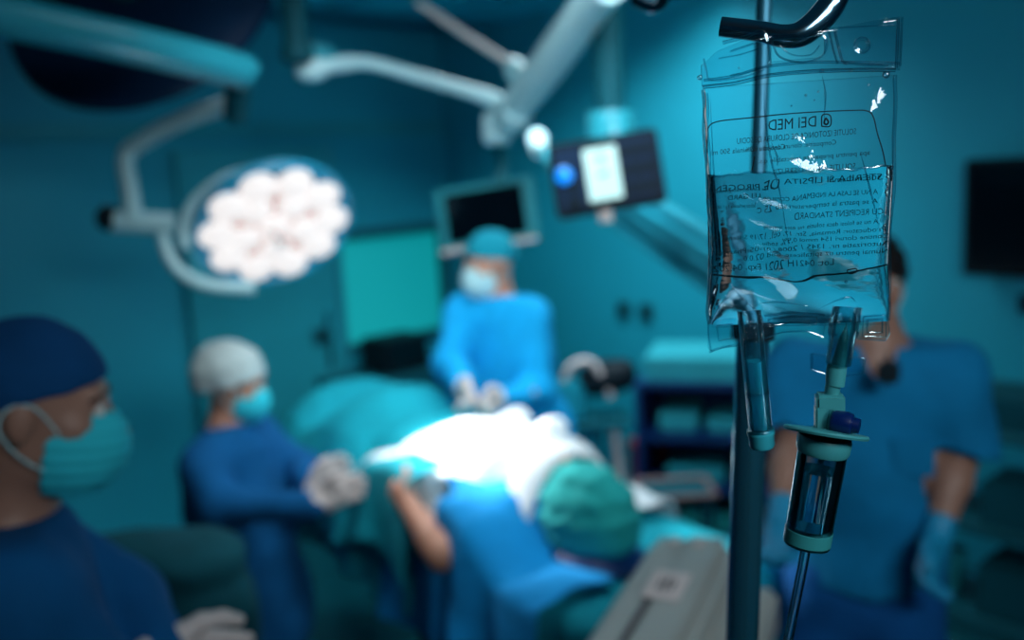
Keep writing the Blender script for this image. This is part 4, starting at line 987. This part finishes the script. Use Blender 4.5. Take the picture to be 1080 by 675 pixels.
tube('side_weld_and_glint', wob(edge_pts(0, 92, 335, off=.0022), .0003, 1.1), .0005, SEAM, bag, n=3, seg=8)
tube('top_weld', [BP(741, 92, .001), BP(775, 88, .001), BP(810, 80, .001), BP(850, 76, .001), BP(900, 74, .001), BP(944, 74, .001)], .0012, SEAM, bag, seg=10)
tube('top_weld', [BP(742, 85, .001), BP(775, 80, .001), BP(805, 71, .001), BP(850, 66, .001), BP(900, 66, .001), BP(948, 67, .001)], .0008, SEAM, bag, seg=10)
# hanging strip: thin sheet with a slot where the hook passes
strip_b = [(741, 92), (775, 88), (810, 80), (850, 76), (900, 74), (945, 74)]
strip_t = [(739, 70), (756, 54), (786, 42), (812, 36), (850, 33), (900, 26), (951, 17)]
bm = bmesh.new(); g = []
NX, NY = 60, 12
for i in range(NX+1):
    x = 740+i/NX*209; yb = float(np.interp(x, [p[0] for p in strip_b], [p[1] for p in strip_b])); yt = float(np.interp(x, [p[0] for p in strip_t], [p[1] for p in strip_t])); col = []
    for j in range(NY+1):
        y = yb+(yt-yb)*j/NY; col.append(bm.verts.new(BP(x+(j/NY)*(0 if i else -1), y, .0015*math.sin(x*.09)*j/NY)))
    g.append(col)
for i in range(NX):
    for j in range(NY):
        x = 740+(i+.5)/NX*209
        if 812 < x < 868 and 4 <= j <= 9: continue
        bm.faces.new((g[i][j], g[i+1][j], g[i+1][j+1], g[i][j+1]))
o = link_bm('hanging_strip', bm, STRIP, bag, smooth=True)
md = o.modifiers.new('t', 'SOLIDIFY'); md.thickness = .0007
def emb(name, px, r=.0005, off=.0012, closed=False, m=None, n=4):
    p = [BP(x, y, off) for x, y in px]
    if closed: p.append(p[0])
    return tube(name, p, r, m or SEAM, bag, n=n, seg=8)
emb('emboss', [(947, 20), (946, 45), (945, 72)], .0009); emb('emboss', [(951, 18), (950, 45), (949, 70)], .0006)
emb('emboss', [(880, 31), (884, 50), (888, 64), (893, 68)], .0008); emb('emboss', [(874, 34), (878, 50), (883, 68)], .0006)
emb('emboss', [(742, 62), (745, 75), (750, 85), (780, 82), (806, 74)], .0006); emb('emboss', [(888, 66), (915, 69), (936, 69)], .0007); emb('emboss', [(884, 30), (915, 28), (944, 27)], .0004)
emb('emboss', [(909+8*math.cos(a*.524), 48+8*math.sin(a*.524)) for a in range(12)], .0006, closed=True)
emb('emboss', [(909+5.5*math.cos(a*.7854), 48+5.5*math.sin(a*.7854)) for a in range(8)], .0003, closed=True)
emb('emboss', [(814, 44), (822, 60), (845, 66), (866, 60), (872, 46), (868, 38)], .0006); emb('emboss', [(822, 48), (835, 58), (855, 58), (864, 48)], .0004)
emb('emboss', [(762, 46), (785, 40), (800, 34), (806, 36), (809, 44)], .0010, off=.004); emb('emboss', [(770, 55), (790, 48), (803, 44)], .0006, off=.003)
emb('emboss', [(809, 42), (811, 55), (813, 70)], .0007); emb('emboss', [(758, 62), (780, 58), (800, 52)], .0004, off=.002)
emb('emboss', [(770, 80), (790, 76), (808, 70)], .0006, off=.002)
# creases in the film
for cr_ in ([(806, 84), (806, 120), (812, 170), (820, 200), (830, 260)], [(812, 150), (818, 165), (818, 175)], [(867, 80), (870, 100), (868, 125)],
            [(752, 305), (756, 318), (760, 330)], [(770, 296), (775, 305), (790, 320), (800, 328)], [(862, 323), (880, 314), (894, 311), (900, 316)], [(930, 280), (936, 300), (936, 330)],
            [(800, 318), (820, 316), (850, 320)], [(905, 160), (915, 200), (925, 240)], [(749, 100), (751, 150), (754, 210), (757, 280), (752, 330)]):
    pts = []
    for x, y in cr_:
        u_, v_ = uv(BP(x, y)); l, r = edges_at(v_); a = (u_-(l+r)/2)/((r-l)/2); pts.append(B3(u_, v_, thick(max(-.99, min(.99, a)), max(0, min(1, (v_-VB)/VH)))+.0002))
    tube('crease', pts, [.0001, .0006, .0001], SEAM, bag, n=5, seg=8)
for x, y, rr in ((849, 101, .0008), (862, 97, .0006), (858, 106, .0005), (866, 75, .0014), (897, 75, .0009), (779, 72, .0006), (934, 79, .0022), (738, 82, .0016), (806, 124, .0005), (890, 296, .001), (834, 112, .0005), (915, 90, .0008), (800, 150, .0005)):
    u_, v_ = uv(BP(x, y)); pb = BP(x, y, .004 if y > 85 else .0015)
    bmb = bmesh.new(); bmesh.ops.create_icosphere(bmb, subdivisions=2, radius=rr, matrix=Matrix.Translation(pb)); link_bm('bubble', bmb, SEAM, bag, smooth=True)
# bottom flange pieces
def flange(poly, th=.0022, name='bottom_flange'):
    bm = bmesh.new(); vs = [bm.verts.new(BP(x, y, th/2)) for x, y in poly]; f_ = bm.faces.new(vs)
    e = bmesh.ops.extrude_face_region(bm, geom=[f_]); 
    for v in [x for x in e['geom'] if isinstance(x, bmesh.types.BMVert)]: v.co -= BN*th
    bmesh.ops.bevel(bm, geom=bm.edges[:], offset=.0005, segments=2, affect='EDGES'); bmesh.ops.triangulate(bm, faces=[f for f in bm.faces if len(f.verts) > 4])
    link_bm(name, bm, STRIP, bag)
flange([(748, 338), (776, 334), (779, 362), (750, 371), (746, 366)])
flange([(803, 330), (830, 326), (866, 328), (872, 336), (868, 356), (850, 350), (825, 351), (806, 358)])
flange([(903, 332), (936, 330), (939, 352), (934, 360), (904, 358)])
emb('emboss', [(756, 343), (772, 341), (774, 356), (758, 359)], .0005, closed=True, n=1, off=.0016)
emb('emboss', [(810, 336), (835, 332), (861, 333), (861, 341), (835, 339), (812, 344)], .0006, closed=True, n=1, off=.0016)
emb('emboss', [(806, 332), (835, 328), (869, 330)], .0006, off=.0016); emb('emboss', [(806, 356), (825, 350), (850, 349), (868, 355)], .0005, off=.0016)
emb('emboss', [(914, 337), (930, 336), (930, 350), (914, 350)], .0007, closed=True, n=1, off=.0016); emb('emboss', [(910, 333), (934, 332), (934, 355), (909, 354)], .0004, closed=True, n=1, off=.0016)
emb('emboss', [(748, 371), (762, 366), (779, 364)], .0007, off=.001); emb('emboss', [(747, 338), (747, 352), (750, 370)], .0005, off=.001)
# injection port (left) and spike port (right)
p0, p1 = BP(790, 326), BP(803, 461); ad = (p1-p0).normalized(); PLn = (p1-p0).length
r1 = .0074
port = lathe('injection_port', p0, ad, [(.0074, 0), (.0074, PLn), (.0066, PLn), (.0066, 0)], shader('port_wall', film((.88, .98, 1), .8, .06, 90, .2, .05)), bag, 32)
def _pf(nt):
    g = nt.nodes.new('ShaderNodeBsdfGlass'); g.inputs['IOR'].default_value = 1.33; g.inputs['Color'].default_value = (.85, .97, 1, 1)
    d = nt.nodes.new('ShaderNodeBsdfTranslucent'); d.inputs[0].default_value = (.10, .72, .88, 1)
    d2 = nt.nodes.new('ShaderNodeBsdfDiffuse'); d2.inputs[0].default_value = (.03, .55, .72, 1)
    m1 = nt.nodes.new('ShaderNodeMixShader'); m1.inputs[0].default_value = .5; nt.links.new(d.outputs[0], m1.inputs[1]); nt.links.new(d2.outputs[0], m1.inputs[2])
    m2 = nt.nodes.new('ShaderNodeMixShader'); m2.inputs[0].default_value = .65; nt.links.new(g.outputs[0], m2.inputs[1]); nt.links.new(m1.outputs[0], m2.inputs[2]); return m2.outputs[0]
PFL = shader('port_fluid', _pf)
lathe('port_fluid', p0+ad*(PLn*.40), ad, [(0, 0), (.0065, 0), (.0065, PLn*.56), (0, PLn*.56)], PFL, bag, 32)
CAPM = mat('port_cap', (.03, .38, .48), .3, spec=.7)
lathe('port_cap', p0+ad*(PLn*.935), ad, [(0, .0), (.0078, 0), (.0086, .0012), (.0086, .0035), (.0080, .0045), (.0080, .0105), (.0068, .0125), (0, .013)], CAPM, bag, 32, label='rounded plastic end cap of the port')
lathe('port_collar', p0+ad*(PLn*.93), ad, [(.0076, 0), (.0088, .0006), (.0088, .002), (.0076, .0026)], SEAM, bag, 32)
lathe('port_collar', p0+ad*(PLn*.64), ad, [(.0072, 0), (.0077, .0004), (.0077, .0012), (.0072, .0016)], SEAM, bag, 32)
rnd = random.Random(3)
bmb = bmesh.new()
for i in range(46):
    ang = rnd.uniform(-1, 1)*math.pi*.55+(math.pi if rnd.random() < .6 else 0); t_ = rnd.uniform(.0, .26)
    off = (BU*math.cos(ang)+BN*abs(math.sin(ang)))*.0076
    bmesh.ops.create_icosphere(bmb, subdivisions=1, radius=rnd.uniform(.0003, .0008), matrix=Matrix.Translation(p0+ad*PLn*t_+off))
link_bm('weld_beads', bmb, SEAM, bag, smooth=True)['kind'] = 'stuff'
s0_, s1_ = BP(893, 322), BP(884, 384); sa = (s1_-s0_).normalized(); SLn = (s1_-s0_).length
lathe('spike_port', s0_, sa, [(.0088, 0), (.0088, SLn*.5), (.0080, SLn*.55), (.0078, SLn), (.0068, SLn), (.0068, 0)], shader('spike_port_wall', film((.70, .90, .93), .7, .06, 90, .2, .06)), bag, 32)
bmb = bmesh.new()
for i in range(34):
    ang = rnd.uniform(0, math.pi); t_ = rnd.uniform(.0, .5); off = (BU*math.cos(ang)+BN*abs(math.sin(ang)))*.009
    bmesh.ops.create_icosphere(bmb, subdivisions=1, radius=rnd.uniform(.0003, .0008), matrix=Matrix.Translation(s0_+sa*SLn*t_+off))
link_bm('weld_beads', bmb, SEAM, bag, smooth=True)['kind'] = 'stuff'

# ---- printing on the far face of the bag (reads mirrored from here)
def back_at(u_, v_):
    l, r = edges_at(v_); a = (u_-(l+r)/2)/((r-l)/2); a = max(-.97, min(.97, a)); b = max(0, min(1, (v_-VB)/VH)); return -thick(a, b)*.9-.0007
SEALED = []
def text_mesh(bm, s, px, py, hpx, right=True, slope=-.035, wpx=None):
    """s is set mirrored; (px,py) is where the text starts, at its right end on the picture"""
    cu = bpy.data.curves.new('t', 'FONT'); cu.body = s; cu.size = 1; cu.resolution_u = 2; ob = bpy.data.objects.new('t', cu); COL.objects.link(ob)
    bpy.context.view_layer.update(); me = bpy.data.meshes.new_from_object(ob.evaluated_get(bpy.context.evaluated_depsgraph_get()))
    bpy.data.objects.remove(ob)
    k = hpx/1000*BZ*1.02/.70; u0, v0 = uv(BP(px, py)); xs = max([v.co.x for v in me.vertices] or [1])
    kx = k if wpx is None else wpx/1000*BZ*1.03/xs
    t = bmesh.new(); t.from_mesh(me); bpy.data.meshes.remove(me)
    for v in t.verts:
        x, y = v.co.x*kx, v.co.y*k; u_ = u0-x; v_ = v0+y+x*slope*-1*-1*1.0*(-1)*-1*-1 if False else v0+y-x*.03
        v.co = B3(u_, v_, back_at(u_, v_))
    merge(bm, t)
bm = bmesh.new()
lines = [('DEI MED', 863, 133, 11, 48), ('SOLUTIE IZOTONICA DE CLORURA DE SODIU', 905, 141, 6, 118), ('Compozitie: clorura de sodiu 0,9%', 884, 152, 5, 90),
         ('apa pentru preparate injectabile q.s.', 920, 163, 5, 110), ('Cantitate nominala 500 ml', 830, 157, 5.5, 75), ('SOLUTIE PENTRU PERFUZII', 905, 178, 6, 80), ('308 mOsm/l', 930, 190, 5, 50), ('STERILA SI LIPSITA DE PIROGENE', 930, 190, 6.5, 170),
         ('Se administreaza intravenos', 812, 200, 4, 60), ('LEI GARD', 805, 209, 5, 34), ('A NU SE LASA LA INDEMANA COPIILOR', 925, 205, 5, 110), ('A se pastra la temperaturi sub 25 C', 925, 215, 5, 115), ('CU RECIPIENT STANDARD', 930, 226, 6, 84),
         ('A nu se folosi daca solutia nu este limpede', 925, 236, 4.5, 110), ('Solutie perfuzabila 9 g / 1000 ml', 800, 218, 4, 46),
         ('Producator: Romania, Str. 17, tel. 17/19 Sistem: NEI', 932, 244, 5, 170), ('Contine cloruri 154 mmol 0,9% sodiu', 935, 251, 4.5, 120), ('Autorizatie nr. 1345 / 2008 / 01-05 Pharma', 935, 259, 5, 165), ('Numai pentru uz spitalicesc. Cod 02.0.0', 935, 267, 5, 140),
         ('Lot: 0421H 2021 Exp. 04.2024', 880, 281, 7, 122)]
for s, px, py, h_, w_ in lines: text_mesh(bm, s, px, py, h_, wpx=w_)
def pline(px, r=.00055):
    c = catmull([Vector((x, y, 0)) for x, y in px], 6); pp = []
    for q_ in c:
        u_, v_ = uv(BP(q_.x, q_.y)); pp.append(B3(u_, v_, back_at(u_, v_)))
    bm_tube(bm, pp, r, 6)
pline([(748, 285), (747, 220), (746, 150), (747, 135), (757, 128), (790, 124), (840, 119), (900, 116), (917, 117), (923, 124), (927, 140), (934, 165), (938, 200), (936, 250), (935, 283)], .0004)
pline([(749, 290), (780, 293), (815, 296), (845, 297), (862, 293), (890, 290), (915, 284), (935, 279)], .0006)
# drop logo: D outline with a drop inside
pline([(868, 133), (868, 122), (873, 120), (877, 122), (878, 128), (876, 133), (868, 133)], .0004); pline([(872, 124), (870.5, 129), (873, 131), (875, 128), (872, 124)], .0006)
pline([(797, 165), (794, 180)], .0004); pline([(893, 286), (902, 284), (903, 288), (895, 290), (893, 286)], .0004)
link_bm('label_print', bm, INKB, bag)

# ---- infusion set hanging from the right port
inf = thing('infusion_set', BP(850, 578), 'drip chamber with spike, round green flange and tubing below the bag', 'infusion set')
g0 = BP(884, 368)
lathe('spike', BP(893, 340), BP(882, 400)-BP(893, 340), [(0, 0), (.003, .012), (.0052, .03), (.0056, .04), (0, .04)], SPIKE, inf, 24)
wa = axes_from((BP(912, 386)-BP(856, 380)), ZUP)
bm = bmesh.new()
for (ax_, ay, bx, by, th) in ((856, 373, 856, 390, .0009), (856, 390, 878, 396, .0006), (912, 378, 910, 394, .0009), (910, 394, 886, 397, .0006), (856, 373, 876, 375, .0006), (912, 378, 893, 376, .0006)): bm_tube(bm, [BP(ax_, ay), BP(bx, by)], th, 8)
bm_box(bm, BP(866, 383), (.0056, .0006, .0048), (BU, BN, ZUP)); bm_box(bm, BP(901, 386), (.0056, .0006, .0045), (BU, BN, ZUP))
link_bm('grip_wings', bm, STRIP, inf)
lathe('neck', BP(882, 384), BP(876, 424)-BP(882, 384), [(.0055, 0), (.0052, .010), (.0046, .012), (.0046, .024), (0, .024)], SPIKE, inf, 24)
dca = (BP(851, 578)-BP(872, 456)).normalized()
box('valve_block', BP(875, 434), (.0085, .007, .0115), SPIKE, inf, ax=axes_from(BU, -dca), bevel=.0015)
box('valve_rib', BP(865, 440, .002), (.0035, .006, .008), SPIKE, inf, ax=axes_from(BU, -dca), bevel=.001)
BLUEC = mat('blue_air_cap', (.0, .012, .09), .3)
lathe('air_vent_cap', BP(876, 441, .006), (BU*.95+BN*.35-ZUP*.12), [(0, 0), (.0062, 0), (.0072, .002), (.0074, .009), (.0066, .012), (.0050, .0125), (.0045, .0165), (0, .0172)], BLUEC, inf, 20, label='dark blue ribbed air vent cap')
lathe('vent_ring', BP(873, 440, .006), (BU*.95+BN*.35-ZUP*.12), [(0, 0), (.007, 0), (.007, .0022), (0, .0022)], CLEAR, inf, 20)
fl = BP(871, 455)
fax = (dca+BN*.22).normalized()
lathe('finger_flange', fl, fax, [(.006, -.003), (.010, -.0015), (.0255, -.0006), (.0262, .0006), (.0255, .002), (.012, .003), (0, .003)], SPIKE, inf, 48, label='round green finger flange')
lathe('chamber_top', fl+dca*.003, dca, [(.016, 0), (.0168, .002), (.0165, .009), (.0155, .011), (0, .011)], SPIKE, inf, 40)
ch0 = fl+dca*.013; CL = (BP(852, 574)-ch0).length
lathe('drip_chamber', ch0, dca, [(.0152, 0), (.0148, CL*.5), (.0146, CL), (.0137, CL), (.0139, CL*.5), (.0143, 0)], shader('chamber_wall', film((.86, .97, 1), 1.0, .05, 60, .1, .06)), inf, 48)
lathe('chamber_fluid', ch0+dca*(CL*.20), dca, [(0, 0), (.0134, 0), (.0132, CL*.60), (0, CL*.60)], WATER2, inf, 48)
lathe('chamber_base', ch0+dca*(CL*.82), dca, [(0, 0), (.0136, 0), (.0150, .001), (.0150, CL*.15), (.0125, CL*.19), (.005, CL*.21), (0, CL*.21)], mat('chamber_base_green', (.03, .26, .28), .3), inf, 40)
lathe('drop_tip', ch0, dca, [(.0025, 0), (.002, .008), (0, .008)], SPIKE, inf, 14)
tb0 = ch0+dca*(CL*1.02)
tube('tubing', [tb0, BP(846, 600), BP(838, 640), BP(829, 685), BP(818, 760, -.02), BP(800, 900, -.1), BP(795, 1100, -.2)], .0032, shader('tube_wall', film((.80, .95, 1), .9, .12, 60, .1, .10)), inf, n=10, seg=20)
tube('tube_fluid', [tb0, BP(846, 600), BP(838, 640), BP(829, 685)], .0014, WATER2, inf, n=8, seg=12)

# ---- pole with hook
pb_ = P(786, 500, .80); pbx = Vector((pb_.x, pb_.y, 0)); ptop = P(812, -90, .80)
PD = (P(808, -60, .80)-P(784, 640, .80)).normalized(); pbx = P(784, 640, .80)-PD*(P(784, 640, .80).z/PD.z)
def pz(z): return pbx+PD*(z/PD.z)
pole = thing('iv_pole', pbx, 'steel drip stand pole with curved hook holding the bag', 'drip stand')
tube('outer_tube', [pz(.1), pz(P(790, 335, .80).z)], .0135, mat('pole_chrome', (0.05, 0.28, 0.40), 0.16, metal=.88), pole, n=1, seg=40)
zt = P(790, 335, .80).z
lathe('clamp_collar', pz(zt-.02), PD, [(.0135, 0), (.018, .002), (.018, .03), (.010, .034)], DARK, pole, 32)
tube('inner_tube', [pz(zt), pz(2.13)], .0065, mat('pole_inner', (0.02, 0.14, 0.22), 0.4, metal=.5), pole, n=1, seg=28)
zc = pz(2.13)
HOOKM = mat('hook_metal', (0.22, 0.42, 0.55), 0.16, metal=1.0, bump=.1, bscale=60, dist=.0005)
hk = [zc, zc+Vector((.02, -.03, .012)), P(905, -70, .60), P(884, -10, .575), P(868, 16, .572), P(846, 35, .572), P(825, 38, .574), P(800, 33, .578), P(760, 28, .584)]
tube('hook', hk, [.0065, .0068, .0075, .0082, .0084, .0078, .0068, .0062, .0060], HOOKM, pole, n=10, seg=28)
hk2 = [zc, zc+Vector((-.02, .04, .02)), zc+Vector((-.05, .1, .01)), zc+Vector((-.07, .13, -.03)), zc+Vector((-.09, .16, -.02))]
tube('hook', hk2, .0055, CHROME, pole, n=8)
for k in range(5):
    a = 2*math.pi*k/5+.3; e = pbx+Vector((math.cos(a)*.28, math.sin(a)*.28, .075))
    l_ = tube('leg', [pbx+ZUP*.12, pbx+Vector((math.cos(a)*.15, math.sin(a)*.15, .10)), e], .012, STEEL, pole)
    lathe('caster', Vector((e.x, e.y, 0)), (0, 0, 1), [(0, 0), (.02, .008), (.026, .03), (.018, .058), (0, .064)], RUBBER, l_, 16)
bpy.context.view_layer.update()
